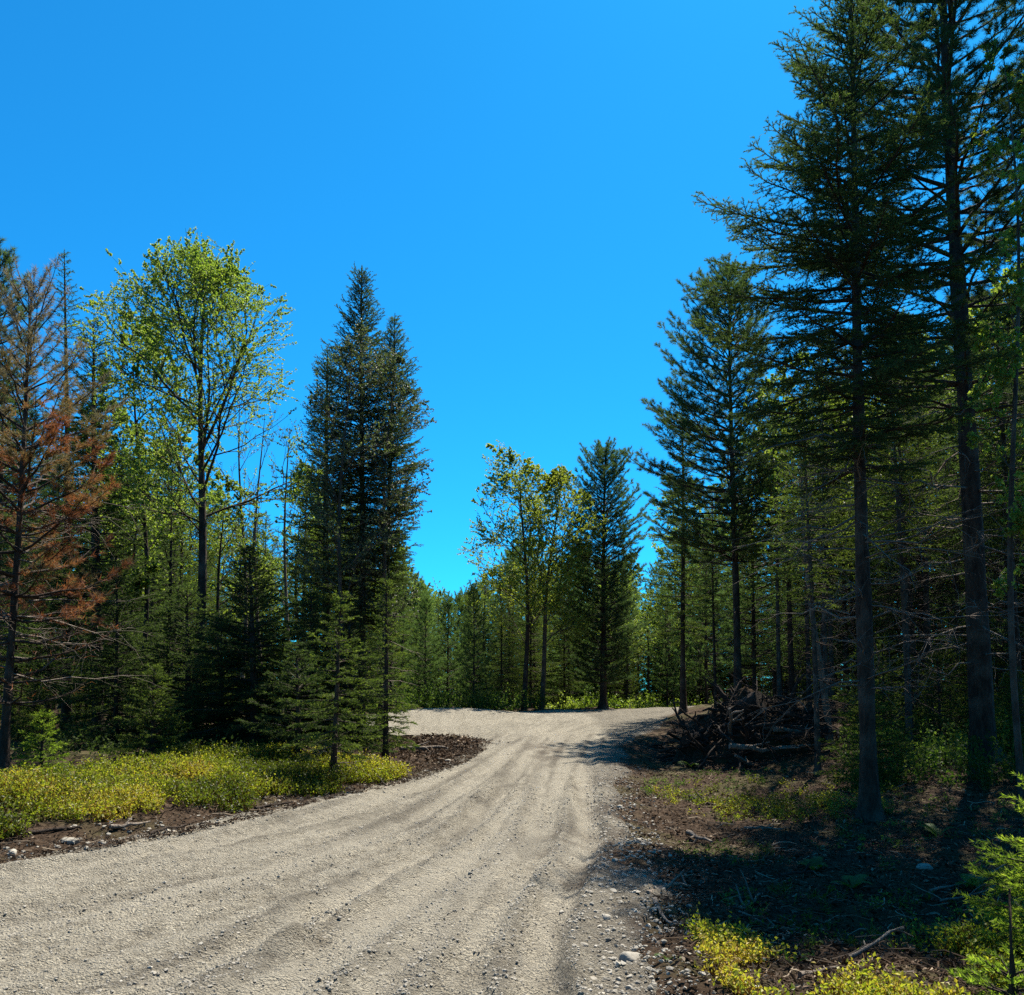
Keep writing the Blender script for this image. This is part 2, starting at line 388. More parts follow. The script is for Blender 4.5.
def terrain(x, y, fine=False):
    x = np.asarray(x, float); y = np.asarray(y, float)
    z = 0.85 * smooth(10, 36, y) - 0.75 * smooth(37, 50, y)
    ins = road_in(x, y)
    r = np.interp(y, RY, RX); l = np.interp(y, LY, LX)
    out_r = np.clip(x - r, 0, None); out_l = np.clip(l - x, 0, None)
    z = z - 0.14 * smooth(0, 0.9, out_r) * (1 - smooth(22, 30, y))
    z = z + 0.55 * smooth(3.0, 8.5, x) * smooth(9.5, 15.5, y) * (1 - smooth(28, 40, y))
    z = z + 0.30 * smooth(0.1, 2.4, out_l) * (1 - smooth(19, 22, y))
    z = z + 0.24 * np.exp(-(((x + 2.2) / 2.4) ** 2 + ((y - 31.0) / 1.1) ** 2))          # gravel mound beyond the clearing
    z = z + 0.16 * np.exp(-(((x + 1.7) / 1.1) ** 2 + ((y - 20.4) / 1.6) ** 2))           # churned soil heap
    off = 1 - smooth(-0.5, 0.2, ins)
    z = z + off * (0.16 * fbm(x * 0.55, y * 0.55, 21, 3) + 0.07 * fbm(x * 2.5, y * 2.5, 24, 3))
    z = z + 0.06 * fbm(x * 0.5, y * 0.4, 31, 2)
    if fine:
        z_flat = z
        z = z + off * 0.05 * fbm(x * 7, y * 7, 27, 3)
        d0, _ = seg_dist(x, y, TRACKS[0][0]); shoulder = smooth(0.12, 0.6, d0 + 0.25 * fbm(x * 1.3, y * 1.3, 39, 3)) * (x > l + 1)
        z = z + (0.012 + 0.05 * np.clip(shoulder, 0, 1) * (1 - 0.7 * smooth(14, 19, y))) * fbm(x * 5, y * 5, 33, 4, 0.6)
        z = z + 0.021 * fbm(x * 13, y * 13, 35, 4, 0.65) * np.clip(1.0 + 1.6 * fbm(x * 0.9, y * 0.7, 37, 3), 0.25, 2.2)
        st1, st2 = streaks(x, y)
        z = z + (0.05 * np.tanh(3 * st1) * 0.5 + 0.03 * np.tanh(5 * st2) * 0.5) * (1 - 0.8 * smooth(15, 20, y)) * (1 - smooth(1.02, 1.2, flow(x, y))) * smooth(-0.1, 0.3, ins)
        for k, (pts, dep, hw) in enumerate(TRACKS):
            d, ok = seg_dist(x, y, pts)
            d = d + 0.05 * fbm(x * 1.7, y * 1.7, 41 + k, 3)
            tread = 0.010 * np.exp(-(d / hw) ** 4) * np.sin(6.283 * (y / 0.085 + 3.0 * np.abs(d))) * (1 - smooth(7, 11, y)) if k in (0, 1, 6) else 0
            br = np.clip(0.6 + 1.3 * vnoise(x * 0.3, y * 0.33, 50 + k), 0.1, 1.2)
            rut = -np.exp(-(d / hw) ** 2) + 0.75 * np.exp(-((np.abs(d) - hw * 1.9) / (hw * 0.55)) ** 2) * (1 + fbm(x * 6, y * 6, 60 + k, 2))
            z = z + np.where(ok, dep * br * rut * 1.25 + tread, 0) * smooth(0.0, 0.3, ins)
        d, ok = seg_dist(x, y, TRACKS[0][0])                                            # graded lip along the right-hand track
        z = z + np.where(ok, 0.05 * smooth(0.10, 0.20, d) * (1 - smooth(0.5, 1.2, d)), 0)
        z = z_flat + (z - z_flat) * (1 - 0.65 * smooth(12, 19, y))
    return z

def gz(x, y):
    return float(terrain(np.array([x]), np.array([y]))[0])

def grid(xs, ys):
    X, Y = np.meshgrid(xs, ys)
    idx = np.arange(X.size).reshape(X.shape)
    q = np.stack([idx[:-1, :-1], idx[:-1, 1:], idx[1:, 1:], idx[1:, :-1]], -1).reshape(-1, 4)
    return X.ravel(), Y.ravel(), q

# ground: one sheet to the horizon, finer near the road
def axis(lo, hi, step, far):
    core = np.arange(lo, hi, step)
    g = np.cumsum(step * 1.35 ** np.arange(1, 60)); g = g[g < far]
    return np.concatenate([lo - g[::-1], core, hi + g])
X, Y, Q = grid(axis(-14, 16, 0.085, 900), axis(1, 46, 0.085, 900))
Z = terrain(X, Y) + 0.05 * fbm(X * 7, Y * 7, 27, 3) * (1 - smooth(-0.5, 0.2, road_in(X, Y)))
ins = road_in(X, Y)
Z = Z - 0.10 * smooth(-0.02, 0.25, ins)
b = Buf(); b.add(np.stack([X, Y, Z], 1), quad=Q)
ground = link("forest_ground", b.mesh("forest_ground", M['soil'], flat=False))
tag(ground, "brown forest soil with twigs and needles beside the gravel road", "ground", kind="structure")

# road sheet
ys = [1.0]
while ys[-1] < 47: ys.append(ys[-1] + max(0.022, 0.0065 * ys[-1]))
X, Y, Q = grid(np.concatenate([np.arange(-30, -9, 0.15), np.arange(-9, 3.4, 0.026), np.arange(3.4, 10, 0.045), np.arange(10, 17, 0.12)]), np.array(ys))
ins = road_in(X, Y)
keep = (ins[Q] > -0.12).all(1)
Q = Q[keep]
used = np.unique(Q); remap = -np.ones(len(X), int); remap[used] = np.arange(len(used))
X, Y, ins = X[used], Y[used], ins[used]; Q = remap[Q]
Z = terrain(X, Y, True) + 0.012 - 0.10 * smooth(0.03, -0.12, ins)
soil = np.clip(smooth(0.42, -0.1, ins + 0.3 * fbm(X * 1.1, Y * 1.1, 73, 3)) * (0.6 + 1.5 * fbm(X * 2.2, Y * 2.2, 71, 4)), 0, 0.95)
sp1 = np.exp(-(((X - 0.75) / 0.5) ** 2 + ((Y - 9.8) / 1.0) ** 2)) + np.exp(-(((X - 0.62) / 0.35) ** 2 + ((Y - 8.2) / 0.8) ** 2)) \
    + np.exp(-(((X - 0.7) / 0.45) ** 2 + ((Y - 20.0) / 1.8) ** 2))
gouge = np.exp(-(((X + 0.2 * (Y - 6.4) + 1.28) / 0.11) ** 2 + ((Y - 6.4) / 0.75) ** 2))
Z = Z - 0.06 * gouge * (1 + 0.8 * fbm(X * 5, Y * 5, 79, 3)) + 0.05 * np.exp(-(((X + 0.2 * (Y - 6.4) + 1.50) / 0.12) ** 2 + ((Y - 6.4) / 0.7) ** 2))
sp1 = sp1 + 0.8 * np.exp(-(((X + 0.2 * (Y - 6.2) + 1.2) / 0.09) ** 2 + ((Y - 6.2) / 0.6) ** 2))
soil = np.clip(soil + np.clip(sp1, 0, 1) * np.clip(0.25 + 1.6 * fbm(X * 3, Y * 3, 75, 4), 0, 0.8), 0, 0.95)
b = Buf(); b.add(np.stack([X, Y, Z], 1), quad=Q, var=soil[Q].mean(1))
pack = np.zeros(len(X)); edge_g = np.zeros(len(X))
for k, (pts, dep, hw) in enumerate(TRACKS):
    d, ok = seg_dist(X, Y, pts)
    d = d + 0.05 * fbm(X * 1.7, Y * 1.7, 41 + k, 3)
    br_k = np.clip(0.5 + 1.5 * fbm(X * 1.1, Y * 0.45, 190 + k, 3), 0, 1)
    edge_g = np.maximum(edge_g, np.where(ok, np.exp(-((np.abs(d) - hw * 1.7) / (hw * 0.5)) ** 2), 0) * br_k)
    pack = np.maximum(pack, np.where(ok, np.exp(-(d / (hw * 1.25)) ** 4), 0) * np.clip(0.75 + 1.2 * fbm(X * 0.5, Y * 0.35, 150 + k, 3), 0.1, 1))
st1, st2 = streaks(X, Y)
pack = np.clip(pack * 1.0 + 0.45 * smooth(0.06, 0.34, 0.8 * st1 + 0.7 * st2), 0, 1) * (1 - 0.85 * smooth(0.10, 0.45, seg_dist(X, Y, TRACKS[0][0])[0] + 0.3 * fbm(X * 1.3, Y * 1.3, 39, 3)))
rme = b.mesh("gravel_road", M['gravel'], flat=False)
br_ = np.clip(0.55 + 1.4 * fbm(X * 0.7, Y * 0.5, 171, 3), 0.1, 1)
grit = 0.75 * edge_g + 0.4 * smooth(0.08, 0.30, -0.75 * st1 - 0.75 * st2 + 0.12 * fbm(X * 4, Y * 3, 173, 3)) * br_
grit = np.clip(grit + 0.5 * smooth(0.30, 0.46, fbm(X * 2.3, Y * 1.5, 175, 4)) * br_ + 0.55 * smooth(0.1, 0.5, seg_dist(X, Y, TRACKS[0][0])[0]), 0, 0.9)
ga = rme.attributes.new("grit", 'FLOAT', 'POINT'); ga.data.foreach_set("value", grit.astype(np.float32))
pa = rme.attributes.new("pack", 'FLOAT', 'POINT'); pa.data.foreach_set("value", pack.astype(np.float32))
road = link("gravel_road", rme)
tag(road, "pale gravel road with wheel tracks climbing and bending right into the wood", "road", kind="structure")

# ------------------------------------------------------------------ conifers
def conifer(H, rb, prof, cb, seed, needles, style='spruce', q=1.0, lean=(0, 0), dead=None, mat_bark='bark',
            spacing=0.30, per=5, up=(5, 45), droop=0.35, tip=0.12, asym=(0, 0), varfn=None, twig_dead=False, wob=0.03, nlen=None, top_thin=1.0):
    """returns (trunk mesh with limbs, crown mesh); q is fineness (1 = near)"""
    rs = np.random.RandomState(seed)
    wood, crown = Buf(), Buf()
    lean = np.array([lean[0], lean[1], 0.0])
    ph = rs.uniform(0, 6.28, 4)
    def axis_pt(z):
        z = np.asarray(z, float); f = z / H
        return np.stack([lean[0] * f + wob * H * 0.15 * (np.sin(f * 5 + ph[0]) - math.sin(ph[0])) * f,
                         lean[1] * f + wob * H * 0.15 * (np.sin(f * 4 + ph[1]) - math.sin(ph[1])) * f, z], -1)
    zt = np.concatenate([[-0.15, 0, 0.08, 0.2, 0.4], np.linspace(0.7, H, 22)])
    rt = rb * (1 - np.clip(zt, 0, H) / H) ** 0.8 + 0.006
    rt = rt * (1 + 0.85 * np.exp(-np.clip(zt, 0, None) / 0.22))
    tubes(wood, axis_pt(zt), rt * (1 + 0.06 * rs.normal(size=len(rt))), 12 if q > 0.5 else 7)
    pf, pr = np.array([p[0] for p in prof]), np.array([p[1] for p in prof])
    pine = style == 'pine'
    # branches
    lv, z = [], cb * H
    while z < H * 0.985:
        f = z / H
        n = per + rs.randint(-1, 2)
        a0 = rs.uniform(0, 6.28)
        for k in range(max(2, n)):
            lv.append((z + rs.uniform(-0.4, 0.4) * spacing * (0.35 if pine else 1), a0 + k * 6.283 / n + rs.uniform(-0.35, 0.35)))
        z += spacing * (1.0 if f < 0.8 else 0.7)
    K = 6
    t = np.linspace(0, 1, K)
    AX, AXL = [], []       # needle-bearing axes: start, direction*len
    BP, BR = [], []
    BV = []
    for (z, az) in lv:
        f = min(max(z / H, 0), 0.995)
        L = float(np.interp(f, pf, pr)) * rs.uniform(0.62, 1.12)
        L *= 1 + asym[0] * math.cos(az) + asym[1] * math.sin(az)
        if L < 0.07: continue
        fc = min(max((f - cb) / (1 - cb), 0.0), 1.0)
        e = math.radians(up[0] + (up[1] - up[0]) * fc ** 1.3 + rs.normal() * 6)
        dr = droop * (1 - 0.7 * fc)
        s = L * t
        zz = L * (math.tan(e) * t * 0.9 - dr * t ** 2 + tip * t ** 3)
        bend = rs.normal() * 0.12
        P = axis_pt(z) + np.stack([s * np.cos(az + bend * t), s * np.sin(az + bend * t), zz], -1)
        P[1:] += rs.normal(size=(K - 1, 3)) * 0.012 * L
        r0 = 0.006 + 0.011 * L * (1.2 if pine else 1)
        BP.append(P); BR.append(np.linspace(r0, 0.003, K)); 
        bv = rs.uniform(-0.12, 0.12)
        # twigs
        gap = (0.13 if pine else 0.085) / max(q, 0.25) ** 0.55
        t0 = 0.30 if pine else 0.16
        m = max(3, int(L * (1 - t0) / gap * 2))
        tt = np.clip(t0 + (1 - t0) * (np.arange(m) + rs.uniform(0, 1, m)) / m, 0, 0.98)
        side = np.where(np.arange(m) % 2 == 0, 1, -1)
        i = np.minimum((tt * (K - 1)).astype(int), K - 2); fr = (tt * (K - 1) - i)[:, None]
        base = P[i] * (1 - fr) + P[i + 1] * fr
        bd = unit(P[i + 1] - P[i])
        ang = side * np.radians(rs.uniform(35, 65, m))
        ca, sa = np.cos(ang)[:, None], np.sin(ang)[:, None]
        td = bd * ca + np.stack([-bd[:, 1], bd[:, 0], np.zeros(m)], 1) * sa
        td[:, 2] += rs.normal(0.16 if pine else -0.10, 0.14, m)
        td = unit(td)
        tl = (0.42 * L * (1 - tt) ** 0.75 * (0.35 + tt) + 0.06) * rs.uniform(0.6, 1.2, m)
        tl = np.minimum(tl, 0.8)
        if q > 0.55:
            w = tl > 0.1
            tubes(wood, np.stack([base[w], base[w] + td[w] * tl[w][:, None] * 0.9], 1), np.stack([0.003 + 0.006 * tl[w], np.full(w.sum(), 0.0015)], 1), 3)
        AX.append(base); AXL.append(td * tl[:, None])
        BV.append(np.full(m, bv))
        # second-order twigs
        ns = np.maximum(1, (tl / (0.13 if pine else 0.085) * q ** 0.5).astype(int))
        r_ = np.repeat(np.arange(m), ns)
        uu = rs.uniform(0.2, 0.98, len(r_))
        sb = base[r_] + td[r_] * (tl[r_] * uu)[:, None]
        perp = np.stack([-td[r_][:, 1], td[r_][:, 0], np.zeros(len(r_))], 1) * np.where(rs.rand(len(r_)) < 0.5, 1, -1)[:, None]
        sdn = unit(td[r_] * 0.75 + perp * 0.7 + np.array([0, 0, 0.15 if pine else -0.12]) + rs.normal(size=(len(r_), 3)) * 0.18)
        sl = (tl[r_] * (1 - uu) * 0.7 + 0.05) * rs.uniform(0.6, 1.2, len(r_))
        AX.append(sb); AXL.append(sdn * sl[:, None]); BV.append(np.full(len(r_), bv))
        # the branch tip itself
        AX.append(P[2:-1]); AXL.append(P[3:] - P[2:-1]); BV.append(np.full(K - 3, bv))
    tubes(wood, np.array(BP), np.array(BR), 5 if q > 0.5 else 3)
    # leader
    tip0 = axis_pt(np.linspace(H * 0.94, H * 1.0, 4))
    AX.append(tip0[:-1]); AXL.append(tip0[1:] - tip0[:-1]); BV.append(np.zeros(3))
    A = np.concatenate(AX); D = np.concatenate(AXL); bv = np.concatenate(BV)
    ln = np.linalg.norm(D, axis=1)
    if pine:
        nl, nw, den = 0.092, 0.0068, 430
    else:
        nl, nw, den = 0.034, 0.0088, 215
    if nlen: nl = nlen
    nl, nw, den = nl / max(q, 0.2) ** 0.35, nw / max(q, 0.12) ** 0.75, den * q ** 1.15
    if pine:
        seg = np.minimum(ln, 0.16)                       # needles only on the youngest wood
        cnt = np.maximum(5, (seg * den)).astype(int)
    else:
        seg = ln
        cnt = np.maximum(2, ln * den).astype(int)
    r_ = np.repeat(np.arange(len(A)), cnt)
    uu = rs.uniform(0, 1, len(r_))
    dn = D[r_] / np.maximum(ln[r_], 1e-6)[:, None]
    Bp = A[r_] + D[r_] - dn * (seg[r_] * uu)[:, None] if pine else A[r_] + D[r_] * uu[:, None]
    rad = rs.normal(size=(len(r_), 3)); rad -= dn * (rad * dn).sum(1)[:, None]; rad = unit(rad)
    if not pine: rad[:, 2] += 0.25
    nd_ = dn * rs.uniform(0.5, 1.0, len(r_))[:, None] + rad * rs.uniform(0.3, 0.95, len(r_))[:, None]
    if pine: nd_[:, 2] -= 0.12
    var = np.clip(0.42 + bv[r_] + rs.normal(0, 0.15, len(r_)) + 0.22 * (uu > (0.8 if not pine else 2)), 0, 1)
    if varfn is not None: 
        var, kp = varfn(rs, Bp, var, H)
        Bp, nd_, var = Bp[kp], nd_[kp], var[kp]
    blades(crown, rs, Bp, nd_, nl * rs.uniform(0.7, 1.3, len(Bp)), nw, var)
    # dead lower branches
    if dead:
        z0, z1, n, Ld, dmat = dead[:5]; sl_r, cv_r = dead[5:] if len(dead) > 5 else ((-0.35, 0.25), (-0.3, 0.25))
        PP, RR = [], []
        for k in range(n):
            z = rs.uniform(z0, z1); az = rs.uniform(0, 6.28); L = Ld * rs.uniform(0.35, 1.1)
            s = np.linspace(0, 1, K)
            sl = rs.uniform(*sl_r); cv = rs.uniform(*cv_r)
            P = axis_pt(z) + np.stack([L * s * np.cos(az + 0.3 * rs.normal() * s), L * s * np.sin(az + 0.3 * rs.normal() * s), L * (sl * s + cv * s * s)], -1)
            P[1:] += rs.normal(size=(K - 1, 3)) * 0.025 * L
            PP.append(P); RR.append(np.linspace(0.004 + 0.008 * L, 0.002, K))
            for j in range(int(3 + L * 5)):
                i = rs.randint(1, K - 1)
                d = unit(unit(P[i + 1 if i + 1 < K else i] - P[i - 1]) + rs.normal(size=3) * 0.6)
                l2 = L * rs.uniform(0.1, 0.38)
                c = np.linspace(0, 1, K)[:, None]
                Pt = P[i] + d * l2 * c + np.array([0, 0, -0.2 * l2]) * c ** 2 + rs.normal(size=(K, 3)) * 0.03 * l2 * c
                PP.append(Pt); RR.append(np.linspace(0.0035, 0.0015, K))
        db = Buf(); tubes(db, np.array(PP), np.array(RR), 3)
        return wood.mesh("trunk", M[mat_bark], flat=False), crown.mesh("crown", M[needles]), db.mesh("dead_limbs", M[dmat], flat=False)
    return wood.mesh("trunk", M[mat_bark], flat=False), crown.mesh("crown", M[needles])

def tree_at(name, meshes, x, y, label, cat, group=None, rz=0.0, scale=None, z=None):
    r = link(name, None, None, (x, y, (gz(x, y) if z is None else z) - 0.03), rz, scale)
    r.empty_display_size = 0.3
    tag(r, label, cat, group)
    link("trunk", meshes[0], r)
    link("crown", meshes[1], r)
    if len(meshes) > 2: link("dead_limbs", meshes[2], r)
    return r

def hero_conifer(name, ub, d, ut, vt, label, cat='tree', group=None, **kw):
    x = float(at(ub, 700, d)[0]); z0 = gz(x, d)
    top = at(ut, vt, d)
    H = float(top[2] - z0)
    kw.setdefault('lean', (float(top[0] - x), kw.pop('ly', 0.0)))
    return tree_at(name, conifer(H, **kw), x, d, label, cat, group)

# ------------------------------------------------------------------ broadleaved trees
def broadleaf(H, rb, env, seed, leafmat, lean=(0, 0), fork=0.45, n1=9, n2=7, n3=6, leaf=(0.075, 0.055), per_twig=7, mat_bark='bark_grey', up=0.5,
              bare=0.0, stems=1, spread=0.9):
    """env: (centre height, horizontal radius, vertical radius, shift x) of the crown in metres"""
    rs = np.random.RandomState(seed)
    wood, crown = Buf(), Buf()
    cz, er, ez, ex = env
    K = 6
    s = np.linspace(0, 1, K)
    polys = {0: ([], []), 1: ([], []), 2: ([], []), 3: ([], [])}
    def inside(p):
        az_ = math.atan2(p[1], p[0] - ex); k_ = 1 + 0.75 * float(vnoise(az_ * 1.3 + 7, (p[2] - cz) / ez * 2.2, seed)) + 0.35 * float(vnoise(az_ * 3.1, (p[2] - cz) / ez * 5.0, seed + 3))
        return k_ * (((p[0] - ex) / er) ** 2 + (p[1] / er) ** 2 + ((p[2] - cz) / ez) ** 2)
    LB, LD = [], []
    def curve(p, d, L, wob, upb):
        P = p + d * L * s[:, None] + np.array([0, 0, 1.0]) * (upb * L * s ** 2)[:, None]
        n = rs.normal(size=(K, 3)) * wob * L
        return P + np.cumsum(n, 0) * s[:, None]
    def child(P, R, lev, n, lenf, t0):
        for k in range(n):
            tt = t0 + (1 - t0) * (k + rs.rand()) / n
            i = min(int(tt * (K - 1)), K - 2); fr = tt * (K - 1) - i
            p = P[i] * (1 - fr) + P[i + 1] * fr
            r = (R[i] * (1 - fr) + R[i + 1] * fr)
            bd = unit(P[i + 1] - P[i])
            az = rs.uniform(0, 6.283)
            rad = np.array([math.cos(az), math.sin(az), rs.normal() * 0.3])
            rad = unit(rad - bd * rad.dot(bd))
            a = math.radians(rs.uniform(36, 74) * spread)
            d = unit(bd * math.cos(a) + rad * math.sin(a))
            L = lenf * rs.uniform(0.6, 1.15)
            for _ in range(5):
                e = p + d * L + np.array([0, 0, up * 0.25 * L])
                if inside(e) <= 1.0: break
                L *= 0.74
            if L < 0.05: continue
            Pc = curve(p, d, L, 0.035, up * (0.3 if lev < 3 else 0.1))
            r1 = min(r * 0.62, 0.004 + (0.0105 if lev == 1 else 0.009) * L)
            Rc = np.linspace(r1, max(0.0025, r1 * 0.25), K)
            polys[lev][0].append(Pc); polys[lev][1].append(Rc)
            if lev == 1: child(Pc, Rc, 2, n2, lenf * 0.55, 0.25)
            elif lev == 2: child(Pc, Rc, 3, n3, lenf * 0.5, 0.12)
            else:
                if rs.rand() < bare: continue
                m = int(per_twig * 2.0) + rs.randint(-2, 3)
                u = rs.uniform(0.25, 1.0, m); ii = np.minimum((u * (K - 1)).astype(int), K - 2); f2 = (u * (K - 1) - ii)[:, None]
                LB.append(Pc[ii] * (1 - f2) + Pc[ii + 1] * f2)
                LD.append(unit(Pc[-1] - Pc[0]) * 0.5 + rs.normal(size=(m, 3)) * 0.8 + np.array([0, 0, -0.25]))
    for st in range(stems):
        zt = np.concatenate([[-0.15, 0, 0.1, 0.3], np.linspace(0.7, H, 18)])
        f = np.clip(zt / H, 0, 1)
        ph = rs.uniform(0, 6.28, 2)
        off = np.array([rs.normal() * 0.15, rs.normal() * 0.15]) if stems > 1 else np.zeros(2)
        sx = (rs.uniform(-1, 1) * 0.6 if stems > 1 else 0)
        hs = H * (1 if st == 0 else rs.uniform(0.8, 0.97)) / H
        P = np.stack([off[0] + (lean[0] + sx) * f + 0.012 * H * (np.sin(6 * f + ph[0]) - math.sin(ph[0])), off[1] + lean[1] * f + 0.012 * H * (np.sin(5 * f + ph[1]) - math.sin(ph[1])), zt * hs], 1)
        R = (rb * (1 - f) ** 0.75 + 0.005) * (1 + 0.5 * np.exp(-np.clip(zt, 0, None) / 0.2))
        tubes(wood, P, R, 9)
        # resample the trunk above the fork for the limbs
        u = np.linspace(fork, 1, K) * (len(P) - 5) + 4
        ii = np.minimum(u.astype(int), len(P) - 2); f2 = (u - ii)
        Pt = P[ii] * (1 - f2)[:, None] + P[ii + 1] * f2[:, None]; Rt = R[ii] * (1 - f2) + R[ii + 1] * f2
        child(Pt, Rt, 1, n1, er * 1.15, 0.0)
    for lev, sides in ((1, 6), (2, 4), (3, 3)):
        if polys[lev][0]: tubes(wood, np.array(polys[lev][0]), np.array(polys[lev][1]), sides)
    LB = np.concatenate(LB); LD = np.concatenate(LD)
    sz = rs.uniform(0.65, 1.25, len(LB))
    cl = 0.5 + 0.5 * np.sin(LB[:, 0] * 3.1 + seed) * np.sin(LB[:, 2] * 2.3) * np.cos(LB[:, 1] * 2.7)
    leaves(crown, rs, LB, LD, leaf[0] * sz, leaf[1] * sz, np.clip(0.25 + 0.4 * cl + rs.normal(0, 0.18, len(LB)), 0, 1))
    return wood.mesh("trunk", M[mat_bark], flat=False), crown.mesh("crown", M[leafmat])

def hero_leaf(name, ub, d, ut, vt, cr, label, cat='tree', group=None, **kw):
    """cr: crown box in photo pixels (u0, u1, v0, v1)"""
    x = float(at(ub, 700, d)[0]); z0 = gz(x, d)
    top = at(ut, vt, d); H = float(top[2] - z0)
    a, b_ = at(cr[0], cr[2], d), at(cr[1], cr[3], d)
    env = ((a[2] + b_[2]) / 2 - z0, abs(b_[0] - a[0]) / 2, abs(a[2] - b_[2]) / 2, (a[0] + b_[0]) / 2 - x)
    return tree_at(name, broadleaf(H, env=env, lean=(float(top[0] - x), 0), **kw), x, d, label, cat, group)

SPR = [(0, 1.0), (1, 0.05)]
def sc_prof(p, k): return [(a, r * k) for a, r in p]

# ---- right-hand side
R1 = [(.36, 1.0), (.45, 1.75), (.55, 2.1), (.68, 2.0), (.76, 1.6), (.85, 1.05), (.93, .62), (1, .12)]
hero_conifer("spruce_tree", 866, 11.9, 848, -38, "tall dark spruce with bare lower trunk, nearest the road on the right", rb=0.108, prof=sc_prof(R1, 0.90), cb=0.40, seed=3,
             needles='spruce', q=0.95, spacing=0.27, per=6, up=(-8, 45), droop=0.12, tip=0.2, dead=(1.6, 4.9, 60, 1.9, 'deadwood'), asym=(-0.08, -0.05))
R2 = [(.22, 1.6), (.35, 2.6), (.5, 3.0), (.7, 2.7), (.85, 1.8), (1, .3)]
hero_conifer("pine_tree", 981, 15.5, 944, -170, "stoutest pine trunk, near the right edge, carrying long bare limbs", rb=0.195, prof=R2, cb=0.36, seed=5,
             needles='pine', style='pine', q=0.8, spacing=0.44, per=6, up=(6, 42), droop=0.05, tip=0.22, dead=(1.5, 6.5, 60, 2.3, 'deadwood'))
C7 = [(.25, 1.4), (.38, 2.3), (.5, 2.5), (.65, 2.1), (.8, 1.5), (.93, .8), (1, .2)]
hero_conifer("pine_tree", 738, 25, 731, 268, "tall open pine with layered tufted boughs behind the brush pile", rb=0.11, prof=C7, cb=0.34, seed=11,
             needles='pine', style='pine', q=0.7, spacing=0.33, per=7, up=(8, 48), droop=0.05, tip=0.28, asym=(-0.12, 0), dead=(1.5, 4.5, 20, 1.2, 'deadwood'))
hero_conifer("spruce_tree", 683, 29, 680, 392, "slim spruce with clear lower stem left of the brush pile", rb=0.09, prof=[(.2, 1.0), (.4, 1.35), (.7, .95), (.9, .5), (1, .1)], cb=0.24, seed=13,
             needles='fir', q=0.4, spacing=0.28, per=6, up=(-5, 45), droop=0.2, tip=0.2)
C4 = [(.08, 1.3), (.3, 1.9), (.55, 1.85), (.75, 1.45), (.9, .9), (1, .22)]
hero_conifer("pine_tree", 603, 38, 606, 447, "dark full pine where the road bends, right of the yellow green tree", rb=0.14, prof=C4, cb=0.10, seed=17,
             needles='pine', style='pine', q=0.7, spacing=0.27, per=8, up=(5, 50), droop=0.05, tip=0.25)
# ---- left-hand side
L5 = [(.16, 1.0), (.3, 1.5), (.5, 1.45), (.7, 1.15), (.85, .6), (.93, .38), (1, .08)]
hero_conifer("spruce_tree", 362, 21, 364, 264, "tallest dark spruce of the left bank, pointed top against the sky", rb=0.09, prof=[(.2, .8), (.35, 1.25), (.55, 1.3), (.68, 1.15), (.78, .8), (.88, .42), (.95, .28), (1, .06)], cb=0.24, seed=19,
             needles='spruce', q=0.8, spacing=0.15, per=6, up=(-5, 50), droop=0.15, tip=0.2, dead=(1.0, 3.5, 30, 1.0, 'deadwood'))
hero_conifer("spruce_tree", 384, 21.6, 393, 312, "dark spruce with second lower point just right of the tallest left spruce", rb=0.08, prof=[(.25, .5), (.4, .7), (.65, .85), (.78, .75), (.88, .4), (1, .06)], cb=0.28, seed=23,
             needles='spruce', q=0.75, spacing=0.16, per=6, up=(-5, 50), droop=0.15, tip=0.2, dead=(1.0, 3.5, 30, 0.9, 'deadwood'))
hero_conifer("spruce_tree", 328, 23, 326, 345, "dark spruce half hidden between the green maple and the tallest left spruce", rb=0.12, prof=sc_prof(L5, .8), cb=0.12, seed=27,
             needles='spruce', q=0.65, spacing=0.21, per=6, up=(-5, 50), droop=0.15, tip=0.2)
hero_conifer("spruce_tree", 68, 25, 66, 250, "thin spire topped spruce rising behind the rust brown pine", rb=0.12, prof=[(.2, 1.3), (.5, 1.1), (.75, .6), (.9, .42), (1, .06)], cb=0.22, seed=29,
             needles='spruce', q=0.5, spacing=0.34, per=5, up=(-5, 35), droop=0.1, tip=0.15)
hero_conifer("fir_tree", 100, 20.5, 95, 316, "dense dark fir between the rust brown pine and the green maple", rb=0.13, prof=[(.1, 1.6), (.4, 1.35), (.7, .85), (.9, .42), (1, .1)], cb=0.12, seed=31,
             needles='spruce', q=0.6, spacing=0.25, per=6, up=(0, 45), droop=0.2, tip=0.2)
hero_conifer("fir_tree", 256, 17.6, 250, 545, "broad dark low fir with boughs to the ground behind the yellow bushes", rb=0.08, prof=[(.04, 1.9), (.4, 1.35), (.75, .6), (1, .08)], cb=0.05, seed=37,
             needles='spruce', q=0.75, spacing=0.16, per=7, up=(-2, 40), droop=0.2, tip=0.15)
hero_conifer("fir_tree", 190, 19.0, 188, 585, "low shaded fir at the foot of the maple trunk", rb=0.08, prof=[(.04, 1.6), (.4, 1.2), (.75, .6), (1, .08)], cb=0.05, seed=41,
             needles='spruce', q=0.6, spacing=0.18, per=7, up=(-2, 40), droop=0.2, tip=0.15)
hero_conifer("fir_tree", 334, 14.7, 342, 590, "slender young fir with lit yellow green boughs beside the gravel", rb=0.045, prof=[(.12, .75), (.3, .8), (.6, .55), (.85, .25), (1, .05)], cb=0.2, seed=43,
             needles='fir', q=0.9, spacing=0.19, per=5, up=(-12, 40), droop=0.15, tip=0.12, dead=(0.2, 0.8, 14, 0.6, 'deadwood'))
